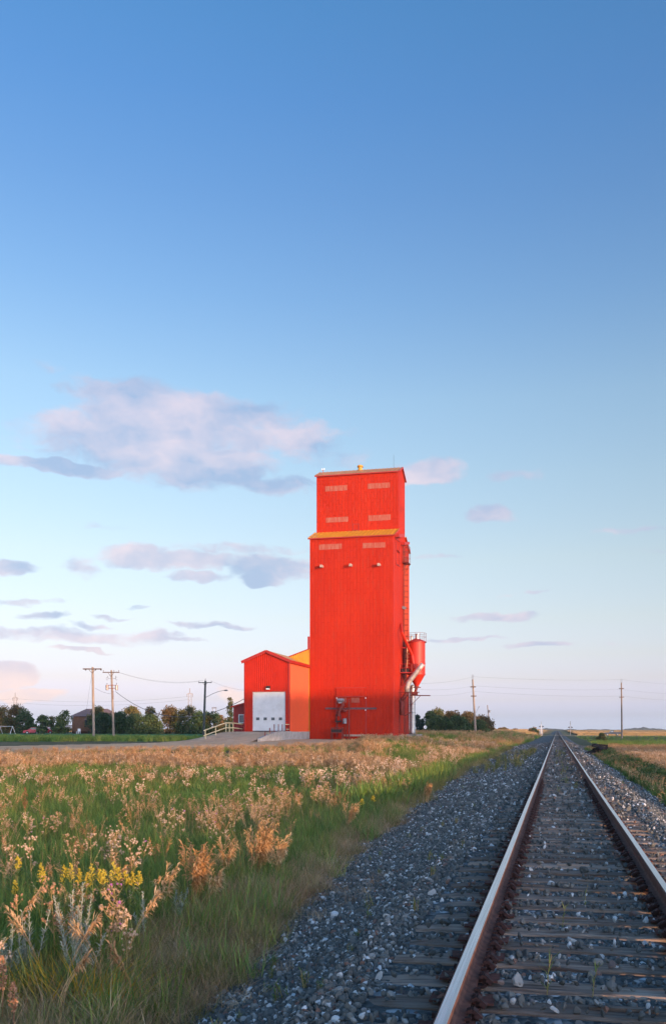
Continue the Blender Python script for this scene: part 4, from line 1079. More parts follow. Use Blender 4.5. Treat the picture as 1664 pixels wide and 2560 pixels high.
# signs and crossing
b = at_d(1062.5, 1835, 140); b.z = ground(b.x, b.y); c = at_d(1062.5, 1818.3, 140)
o = thing('round_sign', 'small round white sign on a thin post before the bushes', 'sign', tuple(b))
mb = MB(); mb.tube([b, Vector((b.x, b.y, c.z-.2))], .03, 6); mb.build('post', M['steel'], o)
nf = Vector((SA, -CA, 0)); mb = MB(); mb.tube([c-nf*.0, c+nf*.03], .27, 20); dsk = mb.build('sign_disc', M['whitep'], o)
mb = MB(); mb.tube([c+nf*.031, c+nf*.034], .10, 12); mb.build('disc_centre', M['galv'], dsk)
b = at_d(1138, 1836, 150); b.z = ground(b.x, b.y); mb = MB(); mb.obox(b, at_d(1141, 1828, 150), .16, .05); mb.obox(b+Vector((0,.06,0)), b+Vector((.02,.06,.35)), .06, .06)
tag(mb.build('marker_post', M['cream'], loc=tuple(b)), 'short leaning pale marker post in front of the bushes', 'marker post')
for px, qt, ql, qb, lab, cab in ((1352.5,1804.5,1817,1838,'crossing signal with white boxes left of the far track', 1), (1425,1804,1819,1831,'crossing signal right of the far track', 0)):
    Z = 286; b = at_d(px, qb, Z); b.z = ground(b.x, b.y)
    o = thing('crossing_signal', lab, 'crossing signal', tuple(b)); T = at_d(px, qt, Z); L = at_d(px, ql, Z); d = Vector((CA,SA,0)); f_ = Vector((-SA,CA,0))
    mb = MB(); mb.tube([b, T], .09 if cab else .06, 8); mb.build('mast', M['whitep' if cab else 'steel'], o)
    mb = MB(); c = T-Vector((0,0,.45)); mb.obox(c-f_*.55-Vector((0,0,.4)), c+f_*.55+Vector((0,0,.4)), .03, .2); mb.obox(c-f_*.55+Vector((0,0,.4)), c+f_*.55-Vector((0,0,.4)), .035, .2); mb.build('crossbuck', M['galv'], o)
    for s_ in (-1,1):
        mb = MB(); q = L+d*s_*.42; mb.tube([q-d*s_*.1, q+d*s_*.04], .30, 14); mb.tube([q+d*s_*.04+Vector((0,0,.05)), q+d*s_*.42+Vector((0,0,.0))], [.20,.05], 10); mb.build('signal_light', M['dark'], o)
if True:
    for px, w_, lab in ((1349.3, .42, 'narrow white equipment box left of the crossing signal'), (1355, .36, 'white equipment post right against the crossing signal')):
        b = at_d(px, 1838, 285); b.z = ground(b.x, b.y)-.05; d = Vector((CA,SA,0))
        mb = MB(); hh = at_d(px, 1823, 285).z-b.z; mb.obox(b, b+Vector((0,0,hh)), w_, w_); mb.obox(b+Vector((0,0,hh+.001)), b+Vector((0,0,hh+.07)), w_+.12, w_+.12)
        tag(mb.build('equipment_box', M['boxgrey'], loc=tuple(b)), lab, 'equipment box')
# ------------------------------------------------------------------ vehicles
def extr(mb, prof, y0, y1): mb.prism_y(prof, y0, y1)
def wheel(par, x, y, r=.36, w=.22):
    mb = MB(); n = 18
    i = [[mb.vert((x+rr_*math.cos(2*PI*k/n), yy, r+rr_*math.sin(2*PI*k/n))) for k in range(n)] for rr_, yy in ((r*.55,y-w/2),(r*.9,y-w/2),(r,y-w/4),(r,y+w/4),(r*.9,y+w/2),(r*.55,y+w/2))]
    for a, b in zip(i, i[1:]):
        for k in range(n): mb.face((a[k], a[(k+1) % n], b[(k+1) % n], b[k]))
    ty = mb.build('wheel', M['rubber'], par, world=False)
    mb = MB(); mb.tube([(x, y-w/2+.02, r), (x, y+w/2-.02, r)], r*.55, 14); mb.build('rim', M['galv'], ty, world=False)
bluep = paint('truck_paint_dark_blue', (.025,.035,.055), .15, .3, 0, 2, 0, .5); redcar = paint('car_paint_red', (.42,.018,.04), .1, .3, 0, 2, 0, .5)
def pickup():
    b = at_d(1530, 1840, 289); b.z = .36 if abs(b.x) < 3 else ground(b.x, b.y)+.06
    o = thing('pickup_truck', 'dark blue pickup truck on the crossing road by the lone pole', 'pickup truck', tuple(b), rz=YAW*.5)
    W = .95
    mb = MB(); mb.prism_y([(-2.75,.48),(2.6,.48),(2.65,1.02),(.35,1.04),(-1.1,1.06),(-2.55,.95),(-2.78,.8)], -W, W); body = mb.build('body', bluep, o, world=False)
    mb = MB(); mb.prism_y([(-1.05,1.061),(.42,1.041),(.36,1.72),(-.30,1.74)], -W+.08, W-.08); mb.build('cab', bluep, o, world=False)
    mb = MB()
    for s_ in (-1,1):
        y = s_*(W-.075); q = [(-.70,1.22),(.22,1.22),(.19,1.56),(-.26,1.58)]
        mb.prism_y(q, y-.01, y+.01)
    mb.build('side_window', paint('sky_tinted_cab_window', (.26,.30,.35), .05, .1, 0, 1, 0, .6), o, world=False)  # opaque pane, coloured like the bright sky seen through the cab
    mb = MB(); mb.box((.5,-W,1.042),(2.62,-W+.09,1.20)); mb.box((.5,W-.09,1.042),(2.62,W,1.20)); mb.box((2.54,-W+.091,1.042),(2.62,W-.091,1.20)); mb.build('bed_side', bluep, o, world=False)
    mb = MB(); mb.box((-2.88,-W,.42),(-2.781,W,.62)); mb.box((2.651,-W,.42),(2.78,W,.62)); mb.build('bumper', M['galv'], o, world=False)
    for x in (-1.75, 1.55):
        for y in (-W+.05, W-.05): wheel(o, x, y, .38)
pickup()
def car(px, Z, rz, lab):
    b = at_d(px, 1828, Z); b.z = hz(b.x, b.y) if Z < 170 else ground(b.x, b.y)
    o = thing('parked_car', lab, 'car', tuple(b), rz=rz); W = .85
    mb = MB(); mb.prism_y([(-2.1,.3),(2.1,.3),(2.15,.75),(1.4,.92),(-1.3,.90),(-2.12,.72)], -W, W); mb.build('body', redcar, o, world=False)
    mb = MB(); mb.prism_y([(-1.2,.903),(1.35,.922),(.9,1.42),(-.45,1.42)], -W+.1, W-.1); cb = mb.build('cabin', redcar, o, world=False)
    mb = MB()
    for s_ in (-1,1): mb.prism_y([(-.95,.96),(1.05,.96),(.75,1.34),(-.4,1.34)], s_*(W-.095)-.012, s_*(W-.095)+.012)
    mb.build('side_window', M['glass'], cb, world=False)
    for x in (-1.3,1.3):
        for y in (-W+.05, W-.05): wheel(o, x, y, .32, .2)
car(87, 176, YAW+.15, 'red parked car left of the small round tree'); car(112, 175, YAW-PI+.1, 'red parked car right of the small round tree')
b = at_d(99.5, 1828, 184); b.z = ground(b.x, b.y); mb = MB(); mb.lathe(b, [(.5,0),(.5,1.3),(.38,1.55),(.05,1.6)], 14)
tag(mb.build('water_tank', M['whitep'], loc=tuple(b)), 'white tank showing between the two red cars', 'tank')
# ------------------------------------------------------------------ house, swing set, chair
Z = 182; hc = at_d(205, 1830, Z); hc.z = ground(hc.x, hc.y)
HO = thing('house', 'brown wooden house with hipped roof and deck railing', 'house', tuple(hc), rz=YAW)
hb = paint('house_siding_brown', (.17,.085,.05), .2, .8, 0, 3); hr = paint('shingle_roof', (.20,.125,.11), .2, .9, 0, 4)
mb = MB(); mb.box((-2.1,0,-.4),(6.5,6,3.7)); mb.build('wall', hb, HO, world=False)
mb = MB(); e = .45; zz = 3.71
vs = [(-2.1-e,-e,zz),(6.5+e,-e,zz),(6.5+e,6+e,zz),(-2.1-e,6+e,zz),(-.1,3,zz+1.7),(4.5,3,zz+1.7)]
i = len(mb.v); mb.v += vs
for f in ((0,1,5,4),(1,2,5),(2,3,4,5),(3,0,4),(3,2,1,0)): mb.face([i+k for k in f])
mb.build('roof', hr, HO, world=False)
mb = MB(); mb.box((.6,-.06,1.5),(1.2,.02,3.0)); mb.build('window', M['glass'], HO, world=False)
mb = MB(); mb.box((1.5,-.05,.9),(2.3,.02,3.1)); mb.build('door', M['dark'], HO, world=False)
mb = MB(); mb.box((-4.6,-3.2,.55),(6.5,-.07,.7)); mb.build('deck', hb, HO, world=False)
mb = MB(); x = -4.6
while x < 6.5: mb.box((x,-3.2,.701),(x+.1,-3.12,1.75)); x += .2
mb.box((-4.6,-3.22,1.751),(6.5,-3.1,1.85)); mb.build('deck_railing', hb, HO, world=False)
mb = MB()
for x in (-4.4,-2,0.2,2.4,4.6): mb.box((x,-3.1,-.3),(x+.14,-2.96,.549))
mb.build('deck_post', M['dark'], HO, world=False)
mb = MB(); mb.prism_y([(1.3,2.95),(4.6,2.95),(4.0,3.55),(1.9,3.55)], -3.0, -.1); mb.build('porch_awning', hr, HO, world=False)
q = at_d(180, 1793, 180); mb = MB(); mb.blob(q, (.38,.1,.38), 12, 6); mb.tube([q, q-Vector((-.3,0,.9))], .04, 6); tag(mb.build('satellite_dish', M['steel'], loc=tuple(q)), 'grey satellite dish at the left end of the house roof', 'dish')
b = at_d(196, 1830, 172); b.z = hz(b.x, b.y); o = thing('lawn_chair', 'white lawn chair on the grass before the deck', 'chair', tuple(b))
mb = MB(); mb.box((-.3,-.3,.42),(.3,.3,.47)); mb.build('seat', M['whitep'], o, world=False); mb = MB(); mb.box((-.3,.25,.471),(.3,.3,1.0)); mb.build('backrest', M['whitep'], o, world=False)
for x in (-.26,.26):
    for y in (-.26,.26): mb = MB(); mb.box((x-.04,y-.04,-.05),(x+.04,y+.04,.419)); mb.build('leg', M['whitep'], o, world=False)
b = at_d(15, 1827, 168); b.z = hz(b.x, b.y); o = thing('swing_set', 'white framed swing set before the left trees', 'swing set', tuple(b), rz=YAW)
for x in (-1.2, 1.3):
    for s_ in (-1,1): mb = MB(); mb.tube([(x+s_*.22, s_*.8, -.1), (x, 0, 1.5)], .035, 6); mb.build('leg', M['whitep'], o, world=False)
mb = MB(); mb.tube([(-1.3,0,1.5),(1.4,0,1.5)], .03, 6); mb.build('top_bar', M['whitep'], o, world=False)
mb = MB(); mb.box((-.7,-.1,.3),(.0,.1,.34)); mb.tube([(-.65,0,.34),(-.65,0,1.5)], .015, 4); mb.tube([(-.05,0,.34),(-.05,0,1.5)], .015, 4); mb.build('swing', M['l_green'], o, world=False)

# ------------------------------------------------------------------ trees
def tree(name, label, px, qb, qt, wpx, Z, mats, shape='round', dens=1., trunk=.12, cat='tree', group=None, open_=.0):
    rr = random.Random(int(px*7+Z))
    b = at_d(px, qb, Z); b.z = ground(b.x, b.y)-.1
    H = at_d(px, qt, Z).z-b.z; Wd = wpx/F*Z*(1.28 if shape != 'cone' else 1.05)
    o = thing(name, label, cat, tuple(b), group)
    r0 = max(.10, H*.022)
    mb = MB(); tp = b+Vector((rr.uniform(-.2,.2), rr.uniform(-.2,.2), H*.72))
    mb.tube([b, b.lerp(tp, .4)+Vector((rr.uniform(-.15,.15),0,0)), tp], [r0, r0*.7, r0*.25], 8)
    cl = []
    zlo = trunk*H
    ncl = int((20 if shape != 'shrub' else 24)*max(1, (Wd/4)**1.3)*dens)
    for k in range(ncl):
        t_ = rr.random()
        if shape == 'cone': t_ = t_**1.4; rad = Wd/2*(1.02-t_)**.9
        elif shape == 'shrub': rad = Wd/2*math.sqrt(max(.02, 1-t_**2.4))
        else: rad = Wd/2*math.sqrt(max(.05, 1-(2*t_-.85)**2*.85))
        a = rr.uniform(0, 2*PI); q = rr.random()**.5*(1-open_*.2)
        c = Vector((b.x+rad*q*math.cos(a)*.82, b.y+rad*q*math.sin(a)*.82, b.z+zlo+(H-zlo)*(t_*.93)))
        s_ = (H*.13+Wd*.10)*rr.uniform(.6,1.25)*(.6 if shape == 'cone' else 1)*(1-.25*t_)
        cl.append((c, s_))
    for c, s_ in cl[:7]: 
        st = b.lerp(tp, rr.uniform(.3,.8)); mb.tube([st, st.lerp(c, .6)+Vector((0,0,.1)), c], [r0*.35, r0*.2, r0*.08], 5)
    mb.build('trunk', M['bark'], o)
    mbc = MB()
    for ci, (c, s_) in enumerate(cl):
        mbc.cur = 0 if rr.random() < .68 else 1
        if len(mats) > 2 and c.z > b.z+H*.6: mbc.cur = 2 if rr.random() < .8 else mbc.cur  # third leaf colour paints sunlight onto the upper crown
        n = int((130 if shape != 'cone' else 70)*(1-open_*.6)*(1 if Z < 260 else .5))
        for k in range(n):
            d = Vector((rr.gauss(0,1), rr.gauss(0,1), rr.gauss(0,.8))).normalized()*rr.random()**.45
            p = c+Vector((d.x*s_*1.15, d.y*s_*1.15, d.z*s_))
            if p.z < b.z+.05: continue
            sz = rr.uniform(.16,.34)*(1.0 if shape != 'cone' else .8)*(Z/190)
            mbc.leafquad(p, sz, sz*1.25, rr)
    mbc.build('crown', [M[m] for m in mats], o)
    return o
gt = 'trees along the yard beyond the hay field'
TREES = [
 ('leafy_tree','brownish tree cut by the left edge of the picture',4,1829,1768,52,196,('l_olive','l_brown'),'round',1.2,.08),
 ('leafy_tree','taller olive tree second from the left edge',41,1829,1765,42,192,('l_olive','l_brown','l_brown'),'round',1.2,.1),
 ('leafy_tree','dark tree with ragged top right of the olive tree',62,1829,1774,38,188,('l_dark','l_olive'),'round',1.1,.1),
 ('shrub','low dark green bush left of the red cars',77,1829,1794,25,182,('l_green','l_dark'),'shrub',1.,.0),
 ('small_tree','small round tree standing between the red cars',105.5,1828,1786,23,172,('l_dark','l_green'),'round',1.2,.12),
 ('small_tree','thin pale young tree right of the red cars',130.5,1827,1790,17,186,('l_olive','l_green'),'round',.8,.15,.6),
 ('leafy_tree','open crowned dark tree left of the brown house',158,1829,1773,36,176,('l_dark','l_green'),'round',1.1,.1,.5),
 ('shrub','dark bush at the foot of the open crowned tree',146,1829,1810,30,172,('l_dark','l_green'),'shrub',1.,.0),
 ('leafy_tree','dark tree with top coloured warm as sunlit behind the tallest pole',243,1831,1769,40,178,('l_dark','l_green','l_olive'),'round',1.3,.06),
 ('shrub','big dark hedge bush right of the tallest pole',262,1831,1785,50,170,('l_dark','l_dark'),'shrub',1.5,0),
 ('shrub','wide dark hedge bush behind the transformer pole',300,1832,1782,54,168,('l_dark','l_green'),'shrub',1.5,0),
 ('shrub','dark hedge bush midway along the hedge',338,1832,1786,52,166,('l_dark','l_dark'),'shrub',1.5,0),
 ('shrub','last dark bush at the right end of the hedge',378,1832,1788,50,168,('l_dark','l_green'),'shrub',1.4,0),
 ('leafy_tree','tree with top coloured sunlit yellow rising behind the hedge',327,1830,1764,40,184,('l_green','l_olive','l_olive'),'round',1.2,.05),
 ('leafy_tree','narrow tree with top coloured sunlit brown at the right end of the hedge',376,1830,1769,28,186,('l_olive','l_dark','l_brown'),'round',1.2,.05),
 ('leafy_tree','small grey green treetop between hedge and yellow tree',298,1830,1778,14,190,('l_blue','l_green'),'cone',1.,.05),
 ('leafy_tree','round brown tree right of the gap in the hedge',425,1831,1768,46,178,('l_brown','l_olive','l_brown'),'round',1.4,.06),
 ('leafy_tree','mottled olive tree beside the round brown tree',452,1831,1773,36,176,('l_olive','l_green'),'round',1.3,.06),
 ('leafy_tree','tree with top coloured warm as sunlit in front of the two legged pylon',474,1831,1768,30,180,('l_green','l_dark','l_olive'),'round',1.2,.06),
 ('shrub','dark green bush left of the street light pole',497,1831,1780,40,170,('l_green','l_dark'),'shrub',1.4,0),
 ('leafy_tree','rounded green tree right of the street light pole',525,1831,1775,44,172,('l_green','l_olive'),'round',1.3,.05),
 ('shrub','brown bush behind the cream handrail',549,1829,1789,28,176,('l_brown','l_olive'),'shrub',1.1,0),
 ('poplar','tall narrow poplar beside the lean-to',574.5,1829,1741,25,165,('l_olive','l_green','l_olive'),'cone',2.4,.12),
 ('spruce','dark blue spruce half hidden by the grey leg',1043,1836,1782,32,176,('l_blue','l_blue'),'cone',2.4,.03),
 ('spruce','small spruce behind the round sign',1056,1836,1796,22,170,('l_blue','l_dark'),'cone',2.,.03),
 ('leafy_tree','dark tree right of the spruce',1074,1836,1779,34,172,('l_dark','l_green'),'round',1.4,.03),
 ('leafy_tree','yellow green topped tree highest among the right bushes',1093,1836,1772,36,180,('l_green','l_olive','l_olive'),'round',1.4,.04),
 ('shrub','large dark green bush at the front of the right bushes',1100,1836,1790,62,166,('l_dark','l_green'),'shrub',1.8,0),
 ('shrub','second large dark green bush at the front of the right bushes',1142,1836,1794,60,164,('l_dark','l_green'),'shrub',1.8,0),
 ('shrub','rusty brown bush behind the large green bushes',1128,1836,1780,60,182,('l_brown','l_olive'),'shrub',1.8,0),
 ('shrub','rusty brown bush behind the leaning pole',1172,1836,1783,62,180,('l_brown','l_olive'),'shrub',1.8,0),
 ('shrub','dark bush at the foot of the leaning pole',1195,1835,1800,44,168,('l_dark','l_green'),'shrub',1.4,0),
 ('shrub','rusty bush at the right end of the right bushes',1206,1835,1792,52,186,('l_brown','l_brown'),'shrub',1.6,0),
 ('shrub','low brown bush clump alone beyond the right bushes',1254,1832,1821,34,330,('l_brown','l_olive'),'shrub',1.2,0),
 ('shrub','tiny far bush left of the crossing signal',1287,1832,1823,16,330,('l_brown','l_brown'),'shrub',1.,0),
 ('shrub','far dark thicket just left of the crossing signal',1334,1832,1822,30,330,('l_green','l_brown'),'shrub',1.,0),
 ('shrub','green bush in front of the pickup bonnet',1503,1842,1835,20,160,('l_olive','l_green'),'shrub',1.,0),
]
for a in TREES:
    nm, lab, px, qb, qt, w_, Z, mats, shp, dens, trk = a[:11]
    tree(nm, lab, px, qb, qt, w_, Z, mats, shp, dens, trk, cat='shrub' if nm == 'shrub' else 'tree', open_=a[11] if len(a) > 11 else 0.)

# ------------------------------------------------------------------ small plants: prototype meshes
def proto(mb, name, mats, smooth=False):
    return bpy.data.objects.new(name, mb.mesh(name, [M[m] for m in mats], None, smooth))
def grass_mesh(seed, n, rad, h, w, lean, curl, seg=3):
    rr = random.Random(seed); mb = MB()
    for k in range(n):
        a = rr.uniform(0, 2*PI); q = rad*rr.random()**.6
        mb.blade((q*math.cos(a), q*math.sin(a), -.03), rr.uniform(0, 2*PI), h*rr.uniform(.55, 1.1), w*rr.uniform(.7, 1.3), lean*rr.uniform(.2, 1.5), curl*rr.uniform(.1, 1.6), seg)
    return mb
def plume_stalk(mb, rr, base, az, h, lean, plume=.35, nsp=26, w=.004, droop=1., ms=0, mp=1, sp=.05, spw=.006):
    """a stem with a one sided drooping seed plume"""
    base = Vector(base); d = Vector((math.cos(az), math.sin(az), 0)); pts = []
    for k in range(6):
        t_ = k/5; pts.append(base+d*(lean*h*t_*t_)+Vector((0,0,h*t_*(1-.12*lean*t_))))
    mb.cur = ms; mb.tube(pts, [w, w*.95, w*.9, w*.8, w*.6, w*.3], 3, False)
    mb.cur = mp
    for k in range(nsp):
        t_ = 1-plume*(k/nsp); i = min(4, int(t_*5)); p = pts[i].lerp(pts[i+1], t_*5-i)
        L = sp*(.5+1.1*math.sin(PI*min(1, .12+k/nsp)))*rr.uniform(.7, 1.3); a = az+rr.uniform(-1.3, 1.3)
        e = p+Vector((math.cos(a)*L*.8, math.sin(a)*L*.8, L*rr.uniform(-.7, .5)*droop+L*.25))
        s_ = Vector((-math.sin(a), math.cos(a), 0))*spw*rr.uniform(.7, 1.3); m_ = p.lerp(e, .55)+Vector((0,0,L*.12))
        mb.poly((p, m_-s_, e, m_+s_))
def tan_mesh(seed, n, rad, h, w, green=10, plume=.35, nsp=20, sp=.05, spw=.007):
    rr = random.Random(seed); mb = MB()
    for k in range(n):
        a = rr.uniform(0, 2*PI); q = rad*rr.random()**.6
        plume_stalk(mb, rr, (q*math.cos(a), q*math.sin(a), -.03), rr.uniform(0, 2*PI), h*rr.uniform(.65, 1.1), rr.uniform(.05, .35), plume, nsp, w, 1., 0, 1, sp, spw)
    mb.cur = 2
    for k in range(green):
        a = rr.uniform(0, 2*PI); q = rad*rr.random()**.6
        mb.blade((q*math.cos(a), q*math.sin(a), -.03), rr.uniform(0, 2*PI), h*rr.uniform(.3, .7), w*2.2, rr.uniform(.1,.4), rr.uniform(.1,.8), 3)
    return mb
def thistle_mesh(seed, h=.8, nb=9, heads=3, hr=.017, stem=.006, flower=0., low=False, spread=1.):
    rr = random.Random(seed); mb = MB(); top = Vector((rr.uniform(-.06,.06), rr.uniform(-.06,.06), h*.92))
    mb.cur = 0; mb.tube([(0,0,-.03), top*.5+Vector((rr.uniform(-.02,.02),0,0)), top], [stem, stem*.8, stem*.4], 4, False)
    for k in range(nb):
        t_ = rr.uniform(.45, 1.); p = top*t_; a = 2*PI*k/nb+rr.uniform(-.4,.4); L = h*rr.uniform(.14,.32)*(1.15-t_*.45)*spread
        e = p+Vector((math.cos(a)*L*.7, math.sin(a)*L*.7, L*.9)); mb.cur = 0; mb.tube([p, p.lerp(e, .5)+Vector((math.cos(a),math.sin(a),0))*L*.1, e], [stem*.6, stem*.45, stem*.3], 3, False)
        for j in range(rr.randint(1, heads+1)):
            c = e+Vector((rr.uniform(-1,1)*hr*2.4, rr.uniform(-1,1)*hr*2.4, rr.uniform(-1.2,1.4)*hr*1.6)); r = hr*rr.uniform(.55, 1.2)
            mb.cur = 2 if rr.random() < flower else 1
            if low: mb.blob(c, (r, r, r*.9), 5, 3)
            else:
                mb.blob(c, (r*.62, r*.62, r*.6), 6, 4)
                for s_ in range(16):
                    dd = Vector((rr.gauss(0,1), rr.gauss(0,1), rr.gauss(.35,.9))).normalized()*r*1.25
                    n_ = dd.orthogonal().normalized()*r*.16; mb.poly((c+dd*.3, c+dd*.8+n_, c+dd*1.1, c+dd*.8-n_))
                mb.cur = 0; mb.blob(c-Vector((0,0,r*.8)), (r*.4, r*.4, r*.5), 5, 3)
    mb.cur = 3
    for k in range(10 if not low else 5):
        t_ = rr.uniform(.1,.85); p = top*t_; mb.blade(p, rr.uniform(0,2*PI), h*rr.uniform(.08,.16), .014 if not low else .03, 1.2, .8, 2)
    return mb
P = {'green': [], 'greenfar': [], 'brown': [], 'olive': [], 'tan': [], 'tanfar': [], 'thistle': [], 'thfar': [], 'weed': [], 'weedfar': [], 'stone': [], 'low': [], 'gold': []}
for k in range(5): P['green'].append(proto(grass_mesh(100+k, 46, .15, .50, .0075, .35, .55), 'p_green%d' % k, ['g_green' if k % 2 else 'g_lush']))
for k in range(4): P['greenfar'].append(proto(grass_mesh(120+k, 60, .34, .50, .020, .3, .5, 2), 'p_greenfar%d' % k, ['g_green' if k % 2 else 'g_lush']))
for k in range(4): P['brown'].append(proto(grass_mesh(140+k, 46, .15, .27, .0042, .8, 1.0), 'p_brown%d' % k, ['g_brown']))
for k in range(3): P['olive'].append(proto(grass_mesh(160+k, 50, .18, .36, .0058, .5, .8), 'p_olive%d' % k, ['g_olive']))
for k in range(4): P['tan'].append(proto(tan_mesh(180+k, 7, .13, .72, .0028, 14), 'p_tan%d' % k, ['g_tan', 'g_tan' if k % 2 else 'g_pink', 'g_olive']))
for k in range(4): P['tan'].append(proto(tan_mesh(190+k, 9, .15, .55+.12*k, .0022, 16, .16 if k % 2 else .28, 16, .016, .005), 'p_tanslim%d' % k, ['g_olive' if k % 2 else 'g_tan', 'g_straw' if k % 2 else 'g_brown', 'g_green']))
for k in range(3): P['tanfar'].append(proto(tan_mesh(210+k, 16, .40, .55+.12*k, .005, 24, .2, 8, .04, .014), 'p_tanfarslim%d' % k, ['g_tan', 'g_straw' if k % 2 else 'g_brown', 'g_green']))
for k in range(4): P['tanfar'].append(proto(tan_mesh(200+k, 14, .40, .70, .006, 22, .42, 9, .10, .022), 'p_tanfar%d' % k, ['g_tan', 'g_pink' if k % 2 else 'g_tan', 'g_olive']))
for k in range(5): P['thistle'].append(proto(thistle_mesh(220+k, .66, 10, 4, .0145, .0055, .03), 'p_thistle%d' % k, ['thstem', 'fluff', 'purple', 'weed']))
for k in range(4): P['thfar'].append(proto(thistle_mesh(240+k, .70, 9, 4, .023, .010, 0., True), 'p_thfar%d' % k, ['thstem', 'fluff', 'purple', 'weed']))
P['wheat'] = [proto(grass_mesh(290+k, 90, 1.1, .95, .05, .12, .3, 2), 'p_wheat%d' % k, ['wheat_s']) for k in range(3)]
def weed_mesh(seed, n, rad, h, lw):
    rr = random.Random(seed); mb = MB()
    for k in range(n):
        a = rr.uniform(0,2*PI); q = rad*rr.random()**.6; p = Vector((q*math.cos(a), q*math.sin(a), -.02)); hh = h*rr.uniform(.5,1.1); tp = p+Vector((rr.uniform(-.15,.15)*h, rr.uniform(-.15,.15)*h, hh))
        mb.cur = 1; mb.tube([p, tp], [.004, .002], 3, False); mb.cur = 0
        for j in range(14):
            t_ = rr.uniform(.1,1.); mb.blade(p.lerp(tp, t_), rr.uniform(0,2*PI), lw*rr.uniform(1.8,3.5), lw, 1.6, .5, 2)
    return mb
for k in range(3): P['weed'].append(proto(weed_mesh(260+k, 8, .14, .5, .010), 'p_weed%d' % k, ['weed', 'thstem']))
for k in range(3): P['weedfar'].append(proto(weed_mesh(270+k, 16, .38, .62, .05), 'p_weedfar%d' % k, ['weed', 'thstem']))
for k in range(3): P['low'].append(proto(weed_mesh(280+k, 5, .07, .16, .009), 'p_low%d' % k, ['weed', 'thstem']))
for k in range(7):
    rr = random.Random(300+k); import bmesh
    bm = bmesh.new(); bmesh.ops.create_icosphere(bm, subdivisions=2, radius=.5)
    cuts = [(Vector((rr.gauss(0,1), rr.gauss(0,1), rr.gauss(0,1))).normalized(), rr.uniform(.22,.40)) for _ in range(9)]
    sx, sy, sz = rr.uniform(.8,1.25), rr.uniform(.65,1.), rr.uniform(.5,.8)
    for v in bm.verts:
        for n_, d_ in cuts:
            e = v.co.dot(n_)-d_
            if e > 0: v.co -= n_*e
        v.co = Vector((v.co.x*sx, v.co.y*sy, v.co.z*sz))*1.25
    me = bpy.data.meshes.new('p_stone%d' % k); bm.to_mesh(me); bm.free(); me.materials.append(M['stone'])
    P['stone'].append(bpy.data.objects.new('p_stone%d' % k, me))

def scatter(name, label, cat, protos, pts):
    """one 'stuff' object: pts = [(x, y, z, rx, ry, rz, scale, index)], instanced with geometry nodes"""
    c = bpy.data.collections.new('kit_'+name)
    for k, o in enumerate(protos):
        o.name = '%03d_%s' % (k, o.name); c.objects.link(o)
    me = bpy.data.meshes.new(name); me.from_pydata([p[:3] for p in pts], [], [])
    a = me.attributes.new('rot', 'FLOAT_VECTOR', 'POINT'); a.data.foreach_set('vector', [q for p in pts for q in p[3:6]])
    a = me.attributes.new('scl', 'FLOAT', 'POINT'); a.data.foreach_set('value', [p[6] for p in pts])
    a = me.attributes.new('idx', 'INT', 'POINT'); a.data.foreach_set('value', [p[7] for p in pts])
    o = bpy.data.objects.new(name, me); COL.objects.link(o)
    ng = bpy.data.node_groups.new('scatter_'+name, 'GeometryNodeTree')
    ng.interface.new_socket('Geometry', in_out='INPUT', socket_type='NodeSocketGeometry'); ng.interface.new_socket('Geometry', in_out='OUTPUT', socket_type='NodeSocketGeometry')
    N, L = ng.nodes, ng.links
    gi, go = N.new('NodeGroupInput'), N.new('NodeGroupOutput'); ci = N.new('GeometryNodeCollectionInfo'); ip = N.new('GeometryNodeInstanceOnPoints')
    ci.inputs['Collection'].default_value = c; ci.inputs['Separate Children'].default_value = True; ci.inputs['Reset Children'].default_value = True
    def attr(nm, ty):
        n = N.new('GeometryNodeInputNamedAttribute'); n.data_type = ty; n.inputs['Name'].default_value = nm
        return [s_ for s_ in n.outputs if s_.name == 'Attribute' and s_.enabled][0]
    e2r = N.new('FunctionNodeEulerToRotation')
    L.new(gi.outputs[0], ip.inputs['Points']); L.new(ci.outputs[0], ip.inputs['Instance']); ip.inputs['Pick Instance'].default_value = True
    L.new(attr('idx', 'INT'), ip.inputs['Instance Index']); L.new(attr('rot', 'FLOAT_VECTOR'), e2r.inputs[0]); L.new(e2r.outputs[0], ip.inputs['Rotation']); L.new(attr('scl', 'FLOAT'), ip.inputs['Scale'])
    L.new(ip.outputs[0], go.inputs[0])
    md = o.modifiers.new('scatter', 'NODES'); md.node_group = ng
    return tag(o, label, cat, None, 'stuff')

# ------------------------------------------------------------------ where things grow
rv = random.Random(77)
def inview(x, y, m=260):
    if y < 2.5: return False
    p = pxof(x, y); return -m < p < 1664+m
def pn(x, y, s_, z=0.): return noise.noise((x*s_, y*s_, z))
PTS = {k: [] for k in P}
def put(kind, x, y, s_=1., tilt=.15, z=None):
    n = len(P[kind]); zz = ground(x, y) if z is None else z
    PTS[kind].append((x, y, zz, rv.uniform(-tilt,tilt), rv.uniform(-tilt,tilt), rv.uniform(0,2*PI), s_, rv.randrange(n)))
def cover(y0, y1, dens, fn):
    """even random cover of the visible ground between two rows"""
    y = y0
    while y < y1:
        st = 1/math.sqrt(dens); xl_ = at_d(-240, 1900, y).x-2; xr_ = at_d(1900, 1900, y).x+2
        x = xl_
        while x < xr_:
            xx, yy = x+rv.uniform(-.5,.5)*st, y+rv.uniform(-.5,.5)*st
            if inview(xx, yy): fn(xx, yy)
            x += st
        y += st
